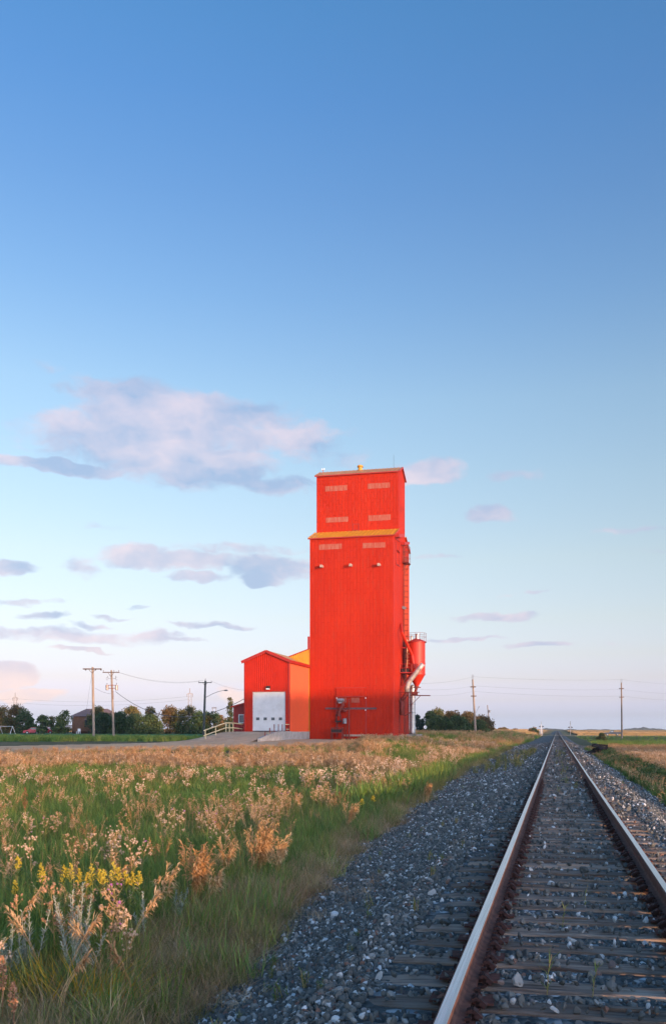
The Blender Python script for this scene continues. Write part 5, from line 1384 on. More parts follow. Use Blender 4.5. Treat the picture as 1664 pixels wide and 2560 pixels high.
def field(x, y, far):
    e = xleft(y)-x                              # metres left of the ballast edge
    if x < 0:
        if e < -.15: return
        q = qdepth(x, y)
        if q > 53 and pxof(x, y) < 905:             # yard and road: only a short verge below the road edge
            px = pxof(x, y); py = HY+(EYE-ground(x, y))*F/q
            if py > interp(LO, px)-1.5 and rv.random() < .8: put('tanfar' if rv.random() < .7 else 'greenfar', x, y, rv.uniform(.35,.6))
            return
        if q > 88 and x < -12: return
        n1 = pn(x, y, .35, 1.); n2 = pn(x, y, .16, 4.); n3 = pn(x, y, .9, 8.)
        G, T = ('greenfar','tanfar') if far else ('green','tan')
        TH = 'thfar' if far else 'thistle'
        edge = (.85+.5*n1 if y < 13 else .65+.45*n1) if y < 26 else .5+.3*n1
        if e < edge:
            if rv.random() < lerp(.45, 1, clamp(e/edge+.2)):
                put(('brown' if rv.random() < (.55 if y < 26 else .25) else 'olive') if rv.random() < .85 or far else 'green', x, y, (1.5 if far else 1.)*rv.uniform(.7,1.15))
                if not far:
                    for _ in range(1): put('brown', x+rv.uniform(-.1,.1), y+rv.uniform(-.1,.1), rv.uniform(.7,1.3), .4)
            return
        band = sstep(1.1, 1.9, e)*(1-sstep(3.0, 4.4, e+n2*1.4))*sstep(10, 15, y)   # the flowering strip along the ditch
        band *= clamp(.62+1.5*pn(x, y, .22, 30.))
        back = sstep(40, 44, q)*(1-sstep(880, 1000, pxof(x, y)))                 # dry strip by the road
        if e < edge+.9 and y < 40: put('olive' if rv.random() < .6+n3*.4 else G, x, y, (1.6 if far else 1)*rv.uniform(.75,1.15))
        else:
            dry = sstep(.12, .42, n2+.25*n1)*.5
            k = rv.random()
            if k < .9-.5*band: put(G if rv.random() > dry else ('olive'), x, y, rv.uniform(.7,1.15)*(.95+.35*n1))
            else: put('olive', x, y, (1.6 if far else 1)*rv.uniform(.8,1.2))
        if far:
            if rv.random() < .16*band: put(T, x, y, rv.uniform(.6,1.0))
            if rv.random() < .30*band*(1 if n3 > -.2 else .3): put(TH, x, y, rv.uniform(.75,1.15))
            if rv.random() < .8*back*clamp(.7+n2*1.6): put(T, x, y, rv.uniform(.6,1.0))
            if rv.random() < .20*back: put(TH, x, y, rv.uniform(.6,.95))
            if q > 62 and rv.random() < .3: put(TH if rv.random() < .4 else T, x, y, rv.uniform(.55,.85))
            if e > 4 and n2+n1*.5 > .12 and rv.random() < .10: put(TH, x, y, rv.uniform(.6,.95))
            if rv.random() < .018: put(T, x, y, rv.uniform(.6,.9))
            if rv.random() < .03: put(TH, x, y, rv.uniform(.6,.95))
        else:
            if rv.random() < .07*band: put(T, x, y, rv.uniform(.6,1.0))
            if rv.random() < .15*band*(1 if n3 > -.1 else .25): put(TH, x, y, rv.uniform(.6,1.0))
            if e > .8 and rv.random() < .03: put(T, x, y, rv.uniform(.6,1.))
            if e > 1.2 and rv.random() < .009: put(TH, x, y, rv.uniform(.6,.95))
            if e > 4.5 and n1+n2 > .2 and rv.random() < .05: put(TH, x, y, rv.uniform(.6,.9))
            if e > 1. and rv.random() < .05: put('weed', x, y, rv.uniform(.6,1.))
    else:
        e = x-xright(y)
        if e < -.1: return
        n1 = pn(x, y, .4, 11.); n2 = pn(x, y, .18, 14.)
        if e < 1.5+n2*.7:
            put('weedfar' if far else 'weed', x, y, rv.uniform(.35,.7)*(.6+.5*clamp(e)))
            if rv.random() < .7: put('greenfar' if far else 'green', x, y, rv.uniform(.5,.9))
            if rv.random() < .25: put('tanfar' if far else 'tan', x, y, rv.uniform(.4,.7))
        else:
            th = sstep(1.4, 2.2, e+n1)*(1-sstep(4.6, 6.2, e+n1))*sstep(28, 34, y)*(1-sstep(62, 74, y))
            if rv.random() < .8*th: put('thfar' if far else 'thistle', x, y, rv.uniform(.6,.9)); 
            if rv.random() < .35*th: put('tanfar' if far else 'tan', x, y, rv.uniform(.5,.8))
            if rv.random() < 1-.7*th: put(('greenfar' if rv.random() < .6 else 'tanfar') if far else ('green' if rv.random() < .6 else 'olive'), x, y, rv.uniform(.5,.9))
            if rv.random() < .10 and e < 8: put('tanfar', x, y, rv.uniform(.5,.8))
cover(3.6, 11, 72, lambda x, y: field(x, y, False))
cover(11, 21, 32, lambda x, y: field(x, y, False))
cover(21, 45, 10, lambda x, y: field(x, y, True))
cover(45, 95, 5.5, lambda x, y: field(x, y, True))
def farcover(x, y):
    q = qdepth(x, y); p = pxof(x, y)
    if abs(x-.2) < 5: return
    if x < 0 and p < 1025: return
    if y > 280: return
    k = rv.random()
    put('greenfar' if k < .6 or x > 0 else 'tanfar', x, y, rv.uniform(1.1,1.8)*(1 if k < .6 else .75)*(.42 if x > 3 and y > 130 else 1))
cover(95, 160, .9, farcover); cover(160, 280, .35, farcover)
# taller grass on the near edge of the hay field and over it
def haycover(x, y):
    q = qdepth(x, y); p = pxof(x, y)
    if p > 520 or x > -33.8 or q < 78.5: return
    edge = 1-sstep(80, 92, q)
    if rv.random() < .45+.55*edge: put('greenfar', x, y, rv.uniform(.6,.9)+edge*.55, z=ground(x, y)+.05)
cover(62, 110, 1.6, haycover)
def wheatcover(x, y):
    if abs(x) < 8: return
    put('wheat', x, y, rv.uniform(.8,1.2), z=ground(x, y)+.1)
cover(313, 420, .22, wheatcover); cover(420, 700, .06, wheatcover)
# sparse weeds and grass in the ballast and between the ties
for k in range(80):
    y = 5+40*rv.random()**1.6; x = rv.uniform(xleft(y), -1.2) if rv.random() < .75 else rv.uniform(1.9, xright(y))
    if inview(x, y): put('low', x, y, rv.uniform(.4,1.0), z=bed(x, y))
for k in range(120):
    y = rv.uniform(38, 75); x = rv.uniform(-3.9, -1.6)
    put('low', x, y, rv.uniform(1.5,3.), z=bed(x, y))
for k in range(60):
    y = rv.uniform(22, 80); x = rv.uniform(-.1, .6)
    put('low', x, y, rv.uniform(.8,1.7), z=bed(x, y))
for k in range(26):
    y = rv.uniform(5.5, 12); x = lerp(xleft(y), -1.4, rv.random()**1.5*.6); put('brown', x, y, rv.uniform(.4,.75), .4, z=bed(x, y))

scatter('meadow_grass', 'lush green meadow grass filling the ditch and field', 'grass', P['green'], PTS['green'])
scatter('field_grass', 'green grass farther out in the fields on both sides', 'grass', P['greenfar'], PTS['greenfar'])
scatter('dead_grass', 'low brown dead grass fringing the crushed stone', 'grass', P['brown'], PTS['brown'])
scatter('olive_grass', 'short olive grass between dead fringe and green meadow', 'grass', P['olive'], PTS['olive'])
scatter('seeding_grass', 'tan feathery seeding grass in the nearer ditch', 'grass', P['tan'], PTS['tan'])
scatter('dry_grass', 'dry pinkish tan grass in strips across the field', 'grass', P['tanfar'], PTS['tanfar'])
scatter('thistle_heads', 'pale fluffy seed heads of thistles in the ditch strip', 'thistles', P['thistle'], PTS['thistle'])
scatter('far_thistles', 'pale pink thistle heads dotted over the farther field', 'thistles', P['thfar'], PTS['thfar'])
scatter('standing_wheat', 'ripe golden wheat standing in the far fields', 'wheat', P['wheat'], PTS['wheat'])
scatter('leafy_weeds', 'leafy green weeds scattered in the near meadow', 'weeds', P['weed'], PTS['weed'])
scatter('ditch_weeds', 'bushy green weeds along the right edge of the ballast', 'weeds', P['weedfar'], PTS['weedfar'])
scatter('ballast_weeds', 'tiny green weeds sprouting among the crushed stones', 'weeds', P['low'], PTS['low'])

# ------------------------------------------------------------------ crushed stone
def stones(y0, y1, dens, s0, s1):
    y = y0; st = 1/math.sqrt(dens)
    while y < y1:
        xa, xb = xleft(y)-.25, xright(y)+.25; x = xa
        while x < xb:
            xx, yy = x+rv.uniform(-.6,.6)*st, y+rv.uniform(-.6,.6)*st; x += st
            if not inview(xx, yy, 40): continue
            s_ = rv.uniform(s0, s1)*(1.5 if rv.random() < .05 else 1)
            z = bed(xx, yy)
            if -1.15 < xx < 1.55:
                if min(abs(xx-RAILX[0]), abs(xx-RAILX[1])) < .085: continue
                ph = ((yy-4.62)/.497) % 1; ph = min(ph, 1-ph)*.497
                if ph < .11:
                    if rv.random() < .88: continue
                    z = TIEZ+s_*.2
                else: z = z-.032+ (.018 if ph > .17 else 0)
            PTS['stone'].append((xx, yy, z+s_*rv.uniform(-.05,.30), rv.uniform(0,6.3), rv.uniform(0,6.3), rv.uniform(0,6.3), s_, rv.randrange(7)))
        y += st
stones(4.2, 9, 1350, .022, .052)
stones(9, 18, 640, .030, .060)

stones(18, 40, 190, .05, .09)
stones(40, 75, 60, .065, .11)
stones(75, 120, 14, .09, .14)
scatter('crushed_stone', 'loose dark blue grey crushed stones with a few white and rust ones', 'ballast stones', P['stone'], PTS['stone'])

# ------------------------------------------------------------------ plants that stand out, each a thing
def stand(name, label, cat, px, py, Z, group=None):
    b = at_d(px, py, Z); b.z = ground(b.x, b.y)
    return thing(name, label, cat, tuple(b), group), b
def off(mb, b): mb.v = [(x+b.x, y+b.y, z+b.z) for x, y, z in mb.v]; return mb
def split_build(mb, parts, par):
    """one child mesh per material slot"""
    for k, (nm, mat) in enumerate(parts):
        fs = [f for f, m in zip(mb.f, mb.m) if m == k]
        if not fs: continue
        used = {}; nb = MB()
        for f in fs:
            g = []
            for v in f:
                if v not in used: used[v] = nb.vert(mb.v[v])
                g.append(used[v])
            nb.face(g)
        nb.build(nm, M[mat], par)
def height_at(py, Z, z0): return EYE+(HY-py)/F*Z-z0
# the two tall feathery clumps caught by the sun, and smaller ones
for px, top, bot, w_, Z, n, lab in ((487,2104,2225,56,9.6,24,'tall feathery tan grass clump, second clump left of the track edge'),
                                    (645,2046,2190,62,11.4,34,'tallest and widest feathery tan grass clump at mid meadow'),
                                    (690,2075,2180,34,11.6,13,'smaller tan grass clump right of the tallest one'),
                                    (563,2085,2180,30,11.,8,'loose tan grass clump left of the tallest one'),
                                    (406,2150,2220,24,9.2,6,'thin brown feathery grass stalk left of the second clump'),
                                    (530,2165,2230,26,9.8,9,'low tan grass tuft touching the second clump on its right'),
                                    (268,2110,2200,12,9.,5,'pale slim grass spike standing above the goldenrod'),
                                    (870,2005,2050,26,17.,14,'bright tan grass clump at the head of the flowering strip'),
                                    (1063,1955,1990,24,24.,14,'orange tan grass clump near the ballast in the far strip')):
    o, b = stand('feather_grass', lab, 'tall grass', px, bot, Z)
    h = height_at(top, Z, b.z); rr = random.Random(px); mb = MB(); w = w_/F*Z
    for k in range(n):
        a = rr.uniform(0,2*PI); q = w*.30*rr.random()**.6; f = rr.random()
        plume_stalk(mb, rr, (q*math.cos(a), q*math.sin(a)*.7, 0), rr.uniform(-.6,.6) if rr.random() < .7 else rr.uniform(0,2*PI), h*lerp(.55, 1.0, f), rr.uniform(.08,.28), .50, 44, .0032, 1.2, 0, 1, .075, .008)
    mb.cur = 2
    for k in range(n): mb.blade((rr.uniform(-w*.4,w*.4), rr.uniform(-w*.3,w*.3), -.02), rr.uniform(0,2*PI), h*rr.uniform(.3,.6), .008, .3, .6, 3)
    split_build(off(mb, b), (('stems','g_straw'), ('plume','g_straw'), ('leaves','g_olive')), o)
# goldenrod
gold = [(145,2168,2215,'largest goldenrod, alone left of the other yellow ones'), (178,2163,2205,'tall goldenrod second from the left'), (197,2176,2210,'short goldenrod between two taller ones'),
        (218,2185,2220,'goldenrod just above the silvery plant'), (239,2162,2200,'goldenrod at the left end of the dense yellow row'), (258,2176,2206,'small goldenrod inside the dense yellow row'),
        (272,2178,2208,'second small goldenrod inside the dense yellow row'), (291,2160,2200,'tallest goldenrod of the dense yellow row'), (303,2172,2200,'goldenrod at the right end of the dense yellow row'),
        (320,2180,2208,'single goldenrod right of the dense row'), (340,2183,2215,'slim goldenrod beside the pale stalks'), (350,2183,2210,'rightmost goldenrod of the front group'),
        (94,2163,2195,'faint goldenrod deep in the grass at left'), (42,2145,2170,'tiny goldenrod near the left edge'), (46,2205,2230,'lone yellow spike low at the left edge'),
        (112,2178,2200,'pale yellow goldenrod half hidden in grass'), (934,1992,2010,'goldenrod far up the flowering strip'), (903,2000,2015,'pale goldenrod far up the flowering strip')]
for px, top, bot, lab in gold:
    Z = 8.6 if bot > 2100 else 20.; o, b = stand('goldenrod', lab, 'goldenrod', px, bot, Z, 'goldenrod plants')
    h = max(.35, height_at(top, Z, b.z)); rr = random.Random(px*3); mb = MB()
    tp = Vector((rr.uniform(-.05,.05), rr.uniform(-.05,.05), h)); mb.cur = 0; mb.tube([(0,0,-.02), tp*.6, tp], [.005,.004,.002], 5, False)
    pl = .15*(1 if px in (145,291,178,239) else .8); scl = 1.5 if Z > 15 else 1.
    mb.cur = 1
    for k in range(24):
        t_ = k/24; p = tp-Vector((0,0,pl*1.2*t_)); a = rr.uniform(0,2*PI); L = (.012+.034*t_**.8)*scl
        tip = p+Vector((math.cos(a)*L, math.sin(a)*L, L*.55))
        for j in range(7):
            c = p.lerp(tip, .25+.75*j/6)+Vector((0,0,.008*math.sin(PI*j/6))); mb.leafquad(c, .012*scl, .015*scl, rr); mb.leafquad(c+Vector((rr.uniform(-.006,.006),rr.uniform(-.006,.006),.005)), .010*scl, .012*scl, rr)
    mb.cur = 2
    for k in range(16): t_ = rr.uniform(.15,.8); mb.blade(tp*t_, rr.uniform(0,2*PI), .12*rr.uniform(.7,1.2), .016, 1.4, .3, 3)
    split_build(off(mb, b), (('stem','weed'), ('flower_head','goldfl'), ('leaves','weed')), o)
# big near thistles
for px, top, bot, nb, Z, fl, lab in ((138,2196,2330,18,7.2,.0,'big brown thistle gone to seed below the largest goldenrod'), (272,2206,2360,26,7.0,.12,'big bushy thistle with pink and purple heads near the front'),
                                (318,2275,2360,12,6.9,.0,'reddish brown thistle leaning right of the bushy one'), (48,2228,2300,9,7.4,.0,'small brown seed plant at the left edge'), (338,2090,2190,12,9.5,0,'white headed thistle right of the pale spike'),
                                (20,2105,2170,10,10.,0,'thistle cut by the left edge with white heads'), (82,2095,2160,14,10.2,0,'pink headed thistle group left of centre meadow'), (184,2090,2150,9,10.4,0,'slim pale thistle behind the goldenrod'),
                                (225,2078,2150,9,10.6,0,'broad pale thistle left of the densest heads'), (272,2062,2140,16,10.8,0,'thistle with the densest white heads in the meadow')):
    o, b = stand('thistle', lab, 'thistle', px, bot, Z, 'large thistles')
    h = height_at(top, Z, b.z); off_ = thistle_mesh(px, h, nb, 5, .0125, .0045, fl, spread=.55)
    split_build(off(off_, b), (('stem','thstem'), ('seed_heads','dockb' if px in (138,48) else 'fluff'), ('flowers','purple'), ('leaves','weed' if px not in (138,318) else 'thstem')), o)
# silvery mugwort
for px, top, bot, Z, n, mat, lab in ((188,2195,2330,7.1,9,'silver','tall silvery white plant in the middle of the front clump'), (17,2285,2400,6.6,7,'silver','pale silvery spires cut by the left edge'), (70,2265,2340,6.9,7,'silver','bluish silvery plant beside the edge spires'),
                                (362,2215,2290,8.2,3,'silver','thin silvery spire right of the goldenrod'), (432,2195,2270,8.8,3,'silver','faint silver spire left of the second grass clump'), (205,2290,2360,6.9,6,'silver','low blue grey bush under the tall silvery plant')):
    o, b = stand('mugwort', lab, 'wild plant', px, bot, Z, 'silvery mugwort plants')
    h = height_at(top, Z, b.z); rr = random.Random(px+1); mb = MB()
    for k in range(n):
        a = rr.uniform(0,2*PI); tp = Vector((math.cos(a)*.22*rr.random(), math.sin(a)*.22*rr.random(), h*rr.uniform(.5,.95))); bs = Vector((math.cos(a)*.02, math.sin(a)*.02, -.02))
        mb.cur = 0; mb.tube([bs, tp], [.004,.0015], 4, False); mb.cur = 1
        for j in range(52):
            t_ = rr.uniform(.3,1.)**.8; p = bs.lerp(tp, t_); aa = rr.uniform(0,2*PI); L = .055*(1.15-t_)+.010
            mb.blade(p, aa, L*rr.uniform(.7,1.4), .010, 1.1, .3, 2)
            for _ in range(2): mb.leafquad(p+Vector((math.cos(aa),math.sin(aa),.5))*L*rr.uniform(.1,.7), .010, .013, rr)
    split_build(off(mb, b), (('stems','silver'), ('leaves',mat)), o)
# dock with red seed heads, reed like sprays
for px, top, bot, Z, lab in ((62,1968,2012,17,'dark red dock seed stalk standing at left in the meadow'), (33,2455,2560,5.6,'reddish brown seed stalk at the bottom left corner'), (5,2390,2500,5.9,'dark seed stalk cut by the left edge near the bottom')):
    o, b = stand('dock', lab, 'wild plant', px, bot, Z)
    h = height_at(top, Z, b.z); rr = random.Random(px); mb = MB(); mb.cur = 0; mb.tube([(0,0,-.02), (.01,0,h)], [.006,.003], 5, False); mb.cur = 1
    for k in range(150):
        t_ = rr.uniform(.55,1.); a = rr.uniform(0,2*PI); r_ = .030*math.sin(PI*clamp((t_-.5)*2,.1,.95))*(Z/6)**.5; mb.leafquad((r_*math.cos(a), r_*math.sin(a), h*t_), .016, .02, rr)
    mb.cur = 2
    for k in range(6): mb.blade((0,0,h*.1*k/6), rr.uniform(0,2*PI), h*.4, .02, .6, .6, 3)
    split_build(off(mb, b), (('stem','dock' if px == 62 else 'dockb'), ('seed_head','dock' if px == 62 else 'dockb'), ('leaves','g_olive')), o)
for px, py, bot, Z, az, lab in ((105,2258,2360,6.8,PI,'arching tan plume grass above the yellow clump'), (18,2195,2290,7.4,0,'arching brown plume grass near the left edge'), (262,2280,2370,6.7,PI,'tan plume grass spray in front of the bushy thistle'), (158,2275,2380,6.6,.4,'upright tan plume grass beside the silvery plant'),
                             (345,2350,2430,6.3,PI*.95,'drooping tan oat spray right of the yellow clump'), (140,2365,2450,6.,.3,'thin oat stalk in front of the yellow clump'), (312,2215,2300,7.3,.2,'brown oat spray right of the purple thistle heads'), (250,2240,2440,6.4,1.5,'straight bare straw stalk rising from the yellow clump')):
    o, b = stand('plume_grass', lab, 'tall grass', px, bot, Z)
    h = height_at(py, Z, b.z); rr = random.Random(px); mb = MB()
    for k in range(3 if px != 250 else 1):
        plume_stalk(mb, rr, (rr.uniform(-.02,.02), rr.uniform(-.02,.02), -.02), az+YAW+rr.uniform(-.3,.3), h*rr.uniform(.85,1.02), .38 if px != 250 else .02, .22, 44 if px != 250 else 6, .0026, 1.4, 0, 1, .052 if px != 250 else .02, .005)
    split_build(off(mb, b), (('stems','g_tan'), ('plume','g_straw' if px in (105,262) else 'g_tan')), o)
# the yellow orange grass clump
o, b = stand('yellow_grass', 'clump of broad yellow and orange grass blades at lower left', 'grass clump', 178, 2480, 6.35)
rr = random.Random(4); mb = MB()
for k in range(230):
    x = rr.gauss(0, .24); y = rr.gauss(0, .12); mb.blade((x, y, -.02), rr.uniform(-1,1)+(0 if x > rr.gauss(0,.1) else PI), rr.uniform(.24,.56), .011*rr.uniform(.7,1.4), rr.uniform(.1,.7), rr.uniform(.2,1.1), 4)
off(mb, b).build('leaves', M['g_yellow'], o)
mb = MB()
for k in range(90):
    x = rr.gauss(0, .30); y = rr.gauss(0, .15); mb.blade((x, y, -.02), rr.uniform(0,2*PI), rr.uniform(.2,.42), .009, rr.uniform(.2,.6), rr.uniform(.2,.8), 3)
off(mb, b).build('green_leaves', M['g_green'], o)
# few green weeds between the rails that one can point at
for px, bot, top, Z, lab in ((1366,2462,2350,5.35,'tallest green weed between the rails near the front'), (1480,2468,2400,5.3,'small green weed right of the tallest one between the rails'), (1404,2310,2240,7.0,'thin straw topped weed between the rails'), (1461,2240,2190,8.0,'faint weed between the rails, farthest of the four')):
    bb = at_d(px, bot, Z); bb.z = bed(bb.x, bb.y); o = thing('track_weed', lab, 'weed', tuple(bb), 'weeds between the rails'); h = .75*max(.12, EYE+(HY-top)/F*Z-bb.z); rr = random.Random(px); mb = MB()
    mb.cur = 0; mb.tube([(0,0,-.02), (.01,.0,h*.6), (.03,0,h)], [.003,.002,.001], 4, False); mb.cur = 1
    for k in range(11): t_ = rr.uniform(.05,1.); mb.blade((.02*t_,0,h*t_), rr.uniform(0,2*PI), h*rr.uniform(.18,.4), .007, .9, .5, 3)
    split_build(off(mb, bb), (('stem','g_olive'), ('leaves','weed')), o)

# ------------------------------------------------------------------ evening haze
mb = MB(); mb.box((-2600, -300, -3), (2600, 4300, 45))
hm = bpy.data.materials.new('evening_haze'); hm.use_nodes = True; hn = hm.node_tree.nodes; hn.remove(hn['Principled BSDF'])
pv = hn.new('ShaderNodeVolumePrincipled'); pv.inputs['Color'].default_value = (.86,.90,1,1); pv.inputs['Density'].default_value = HAZE; pv.inputs['Anisotropy'].default_value = .2
hm.node_tree.links.new(pv.outputs[0], hn['Material Output'].inputs['Volume'])
hz_ = mb.build('haze', hm); tag(hz_, 'thin pale evening haze over the plain', 'haze', kind='stuff')
# ------------------------------------------------------------------ the shelterbelt that shades the yard (added out of view behind the camera, shaped to cast shade)
PV = Vector((math.cos(SUN_AZ), math.sin(SUN_AZ), 0)); mb = MB(); rr = random.Random(21); TW = math.tan(SUN_EL)
WREF = 100.
def belt_open(u, v):
    """gaps shaped to let low sun through onto the grass"""
    return noise.noise((u*.13, v*.35, 2.5))+.35*noise.noise((u*.5, v*.6, 9.))
BELT_TOP = [(-40,13.3),(30,13.5),(44,13.1),(62,13.3),(75,13.6),(106,14.4),(130,15.2),(160,16.8),(205,18)]
u = -40.
while u < 205:
    top = interp(BELT_TOP, u)+.35*noise.noise((u*.35, 0, 4))+.3*noise.noise((u*1.3, 0, 6)); v = .2
    while v < top:
        if v > 8.3 or (belt_open(u, v) < -.22 and not 1 < u < 16):
            for dd in (rr.uniform(0, 3), rr.uniform(3, 7)):
                sz = .62 if v < 8.8 else 1.0
                p = SH*(WREF+dd)+PV*(u+rr.uniform(-.2,.2)); mb.leafquad((p.x, p.y, min(v, top-.3)+rr.uniform(-.15,.15)+TW*dd), sz*1.1, sz*1.2, rr)
        v += .30
    u += .32
k = -36
while k < 200:                               # trunks
    p = SH*(WREF+3)+PV*(k+rr.uniform(-1,1)); mb.tube([(p.x, p.y, -.5), (p.x, p.y, 9)], [.22,.15], 6); k += 9
o = mb.build('shade_belt', M['l_dark']); tag(o, 'unseen row of trees added and shaped to shade the yard', 'trees', kind='stuff')

# ------------------------------------------------------------------ sky, sun, camera
world = bpy.data.worlds.new('World'); scene.world = world; world.use_nodes = True
W = world.node_tree; N, L = W.nodes, W.links; bg = N['Background']
sky = N.new('ShaderNodeTexSky'); sky.sky_type = 'NISHITA'; sky.sun_disc = False
sky.sun_elevation = SUN_EL; sky.sun_rotation = PI-SUN_AZ; sky.air_density = 1; sky.dust_density = .3; sky.ozone_density = 3
def nd(kind, **kw):
    n = N.new(kind)
    for k, v in kw.items(): setattr(n, k, v)
    return n
def ma(op, a, b=0., c=0., cl=False):
    m = nd('ShaderNodeMath', operation=op, use_clamp=cl)
    for k, v in enumerate((a, b, c)):
        if hasattr(v, 'is_output'): L.new(v, m.inputs[k])
        else: m.inputs[k].default_value = v
    return m.outputs[0]
def vm(op, a, b=None):
    m = nd('ShaderNodeVectorMath', operation=op)
    for k, v in enumerate((a, b)):
        if v is None: continue
        if hasattr(v, 'is_output'): L.new(v, m.inputs[k])
        else: m.inputs[k].default_value = v
    return m
def mixc(f, a, b):
    m = nd('ShaderNodeMix', data_type='RGBA')
    for s_, v in ((m.inputs['Factor'], f), (m.inputs[6], a), (m.inputs[7], b)):
        if hasattr(v, 'is_output'): L.new(v, s_)
        else: s_.default_value = v
    return m.outputs[2]
geo = nd('ShaderNodeTexCoord').outputs['Generated']; sep = nd('ShaderNodeSeparateXYZ'); L.new(geo, sep.inputs[0])
SKYTINT = 60.; GLOW = 3.0      # the evening sky is brighter towards the sunset
ramp = nd('ShaderNodeValToRGB'); L.new(ma('DIVIDE', sep.outputs[2], .70), ramp.inputs[0])
TINT = [(0.0000,(4.394, 9.22, 55.004)),(0.0245,(3.631, 5.57, 24.321)),(0.0510,(4.441, 4.829, 13.177)),(0.0841,(5.453, 4.538, 7.785)),(0.1235,(6.483, 4.655, 5.735)),(0.1822,(7.679, 4.926, 4.658)),(0.2777,(8.816, 5.327, 4.22)),(0.3992,(8.885, 5.641, 4.364)),(0.5119,(8.447, 5.749, 4.585)),(0.6387,(6.504, 5.196, 4.77)),(0.7492,(5.261, 4.783, 4.856)),(0.8438,(4.336, 4.624, 5.016)),(0.9233,(3.895, 4.673, 5.032))]
el = ramp.color_ramp.elements
while len(el) < len(TINT): el.new(.5)
for e_, (p, c) in zip(el, TINT): e_.position = p; e_.color = (c[0]/SKYTINT, c[1]/SKYTINT, c[2]/SKYTINT, 1)
tint = vm('SCALE', ramp.outputs[0]); tint.inputs['Scale'].default_value = SKYTINT
skyc = vm('MINIMUM', vm('MULTIPLY', sky.outputs[0], tint.outputs[0]).outputs[0], (26, 21, 17)).outputs[0]
glow = vm('DOT_PRODUCT', geo, tuple(SH)).outputs['Value']
glow = ma('MULTIPLY_ADD', ma('POWER', ma('MAXIMUM', glow, 0.), 1.6), GLOW, 1.)
gs = vm('SCALE', skyc); L.new(glow, gs.inputs['Scale']); skyc = gs.outputs[0]
# clouds at infinity, placed by compass bearing and elevation
az = ma('ARCTAN2', sep.outputs[0], sep.outputs[1]); elv = ma('ARCSINE', sep.outputs[2])
ae = nd('ShaderNodeCombineXYZ'); L.new(az, ae.inputs[0]); L.new(ma('MULTIPLY', elv, 1.), ae.inputs[1]); aev = ae.outputs[0]
def nz(scale, detail, rough, vec, off=(0,0,0), sc=(1,1.7,1)):
    m = nd('ShaderNodeMapping'); m.inputs['Scale'].default_value = sc; m.inputs['Location'].default_value = off; L.new(vec, m.inputs['Vector'])
    n = nd('ShaderNodeTexNoise'); n.inputs['Scale'].default_value = scale; n.inputs['Detail'].default_value = detail; n.inputs['Roughness'].default_value = rough
    L.new(m.outputs[0], n.inputs['Vector']); return n
wv = nz(16, 3, .6, aev); wrp = vm('SCALE', vm('SUBTRACT', wv.outputs['Color'], (.5,.5,.5)).outputs[0]); wrp.inputs['Scale'].default_value = .030
aw = vm('ADD', aev, wrp.outputs[0]).outputs[0]
# (px, py, rx, ry, amount) in source pixels
CL = [(310,985,190,50,1.2),(460,1045,330,80,1.6),(650,1085,260,56,1.25),(340,1100,310,90,1.6),(150,1168,220,24,1.7),(470,1160,260,75,1.6),(580,1178,110,50,1.5),(790,1130,140,40,.7),(690,1212,110,32,1.2),(180,1070,140,60,.8),
      (1070,1178,115,40,1.5),(1290,1186,80,18,.9),(1228,1290,72,28,1.3),(125,918,40,16,.35),(250,1310,70,10,.4),
      (350,1392,109,36,1.43),(470,1405,138,32,1.43),(560,1372,149,22,0.94),(505,1443,97,18,1.29),(690,1420,149,44,1.50),(660,1452,69,20,1.36),(740,1370,69,12,0.66),(22,1424,80,28,1.50),(200,1415,69,42,0.87),
      (40,1505,69,9,0.94),(130,1507,46,8,0.66),(112,1538,74,15,1.22),(280,1544,69,7,0.94),(225,1562,69,10,1.08),(60,1582,161,16,1.15),(230,1590,264,24,1.15),(420,1598,138,9,0.94),(212,1627,86,6,1.22),(520,1562,114,10,1.29),(580,1567,57,9,1.22),(332,1512,34,6,0.94),
      (1240,1540,138,15,1.43),(1150,1593,149,9,1.15),(1350,1609,109,12,1.29),(1335,1483,34,8,0.80),(1262,1486,40,4,0.59),(1560,1330,126,10,0.52),(1600,1378,80,6,0.52),(1090,1395,69,8,0.80),(1520,1608,69,5,0.52),
      (15,1690,86,40,3.18),(70,1738,103,24,1.92),(30,1745,69,20,1.92),(577,1735,39,28,0.94),(-200,1400,184,50,1.50),(-260,1650,229,60,1.50),(1900,1500,229,40,1.36),(2100,1200,287,60,1.22)]
dens = None
for (px, py, rx, ry, amt) in CL:
    d = at_d(px, py, 1.)-Vector((0,0,EYE)); dn = d.normalized(); a0, e0 = math.atan2(d.x, d.y), math.asin(dn.z)
    d2 = (at_d(px+rx, py, 1.)-Vector((0,0,EYE))); ra = abs(math.atan2(d2.x, d2.y)-a0); d3 = (at_d(px, py-ry, 1.)-Vector((0,0,EYE))).normalized(); re = abs(math.asin(d3.z)-e0)
    q = vm('SUBTRACT', aw, (a0, e0, 0)); q = vm('MULTIPLY', q.outputs[0], (1/ra, 1/re, 0)); q = vm('DOT_PRODUCT', q.outputs[0], q.outputs[0])
    v = ma('MULTIPLY_ADD', q.outputs['Value'], -amt, amt)
    dens = v if dens is None else ma('MAXIMUM', dens, v)
n1 = nz(19, 12, .64, aw, (0,0,0), (1,2.1,1)); l1 = nz(12, 7, .55, aw, (3,1,0), (1,2.,1)); l2 = nz(12, 7, .55, aw, (3.22,.72,0), (1,2.,1))
tot = ma('ADD', ma('MAXIMUM', dens, -1.2), ma('MULTIPLY', ma('SUBTRACT', n1.outputs['Fac'], .5), 2.9))
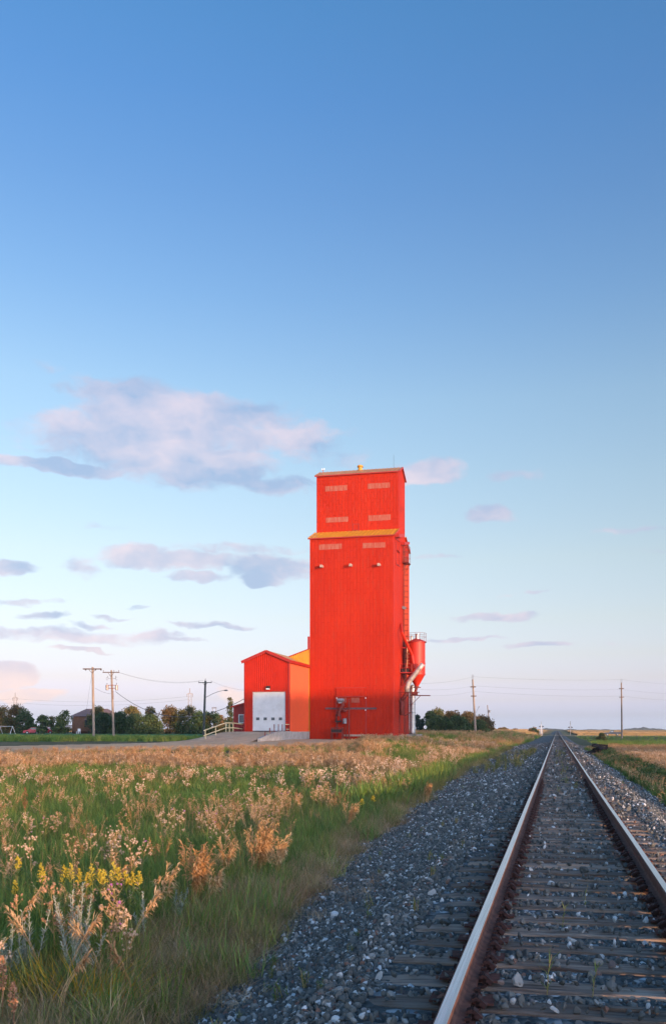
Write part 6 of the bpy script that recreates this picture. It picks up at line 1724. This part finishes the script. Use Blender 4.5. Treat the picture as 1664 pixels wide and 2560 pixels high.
mr = nd('ShaderNodeMapRange', interpolation_type='SMOOTHSTEP'); L.new(tot, mr.inputs[0]); mr.inputs[1].default_value = .02; mr.inputs[2].default_value = 1.15
alpha = ma('MULTIPLY', mr.outputs[0], .72)
lit0 = ma('MULTIPLY_ADD', ma('SUBTRACT', l1.outputs['Fac'], l2.outputs['Fac']), 2.0, .42, True)
lit = lit0
lowf = nd('ShaderNodeMapRange', interpolation_type='SMOOTHSTEP'); L.new(elv, lowf.inputs[0]); lowf.inputs[1].default_value = .02; lowf.inputs[2].default_value = .12
lit = ma('ADD', lit0, ma('MULTIPLY_ADD', lowf.outputs[0], -.4, .4), 0, True)
shade = mixc(lowf.outputs[0], srgb(222,206,214), srgb(150,170,205)); bright = mixc(lowf.outputs[0], srgb(255,224,208), srgb(230,210,218))
cloud = mixc(lit, shade, bright)
cs = vm('SCALE', cloud); cs.inputs['Scale'].default_value = .90/.10
L.new(mixc(alpha, skyc, cs.outputs[0]), bg.inputs[0]); bg.inputs[1].default_value = .10
#SKYONLY
sun = bpy.data.objects.new('sun', bpy.data.lights.new('sun', 'SUN')); COL.objects.link(sun)
sun.data.energy = 4.9; sun.data.angle = R(.5); sun.data.color = (1, .60, .34)
sun.rotation_euler = SUNDIR.to_track_quat('Z', 'Y').to_euler()
cam = bpy.data.objects.new('camera', bpy.data.cameras.new('camera')); COL.objects.link(cam); scene.camera = cam
cam.location = (0, 0, EYE); cam.rotation_euler = (R(90), 0, YAW)
cd = cam.data; cd.sensor_fit = 'HORIZONTAL'; cd.sensor_width = 36; cd.lens = 36*F/1664
cd.shift_x = -(CX-832)/1664; cd.shift_y = (HY-1280)/1664; cd.clip_start = .1; cd.clip_end = 12000
scene.view_settings.view_transform = 'Standard'; scene.view_settings.look = 'None'; scene.view_settings.exposure = .4; scene.view_settings.gamma = 1
scene.render.engine = 'CYCLES'; scene.cycles.max_bounces = 6; scene.cycles.transparent_max_bounces = 8; scene.cycles.diffuse_bounces = 3; scene.cycles.use_denoising = True
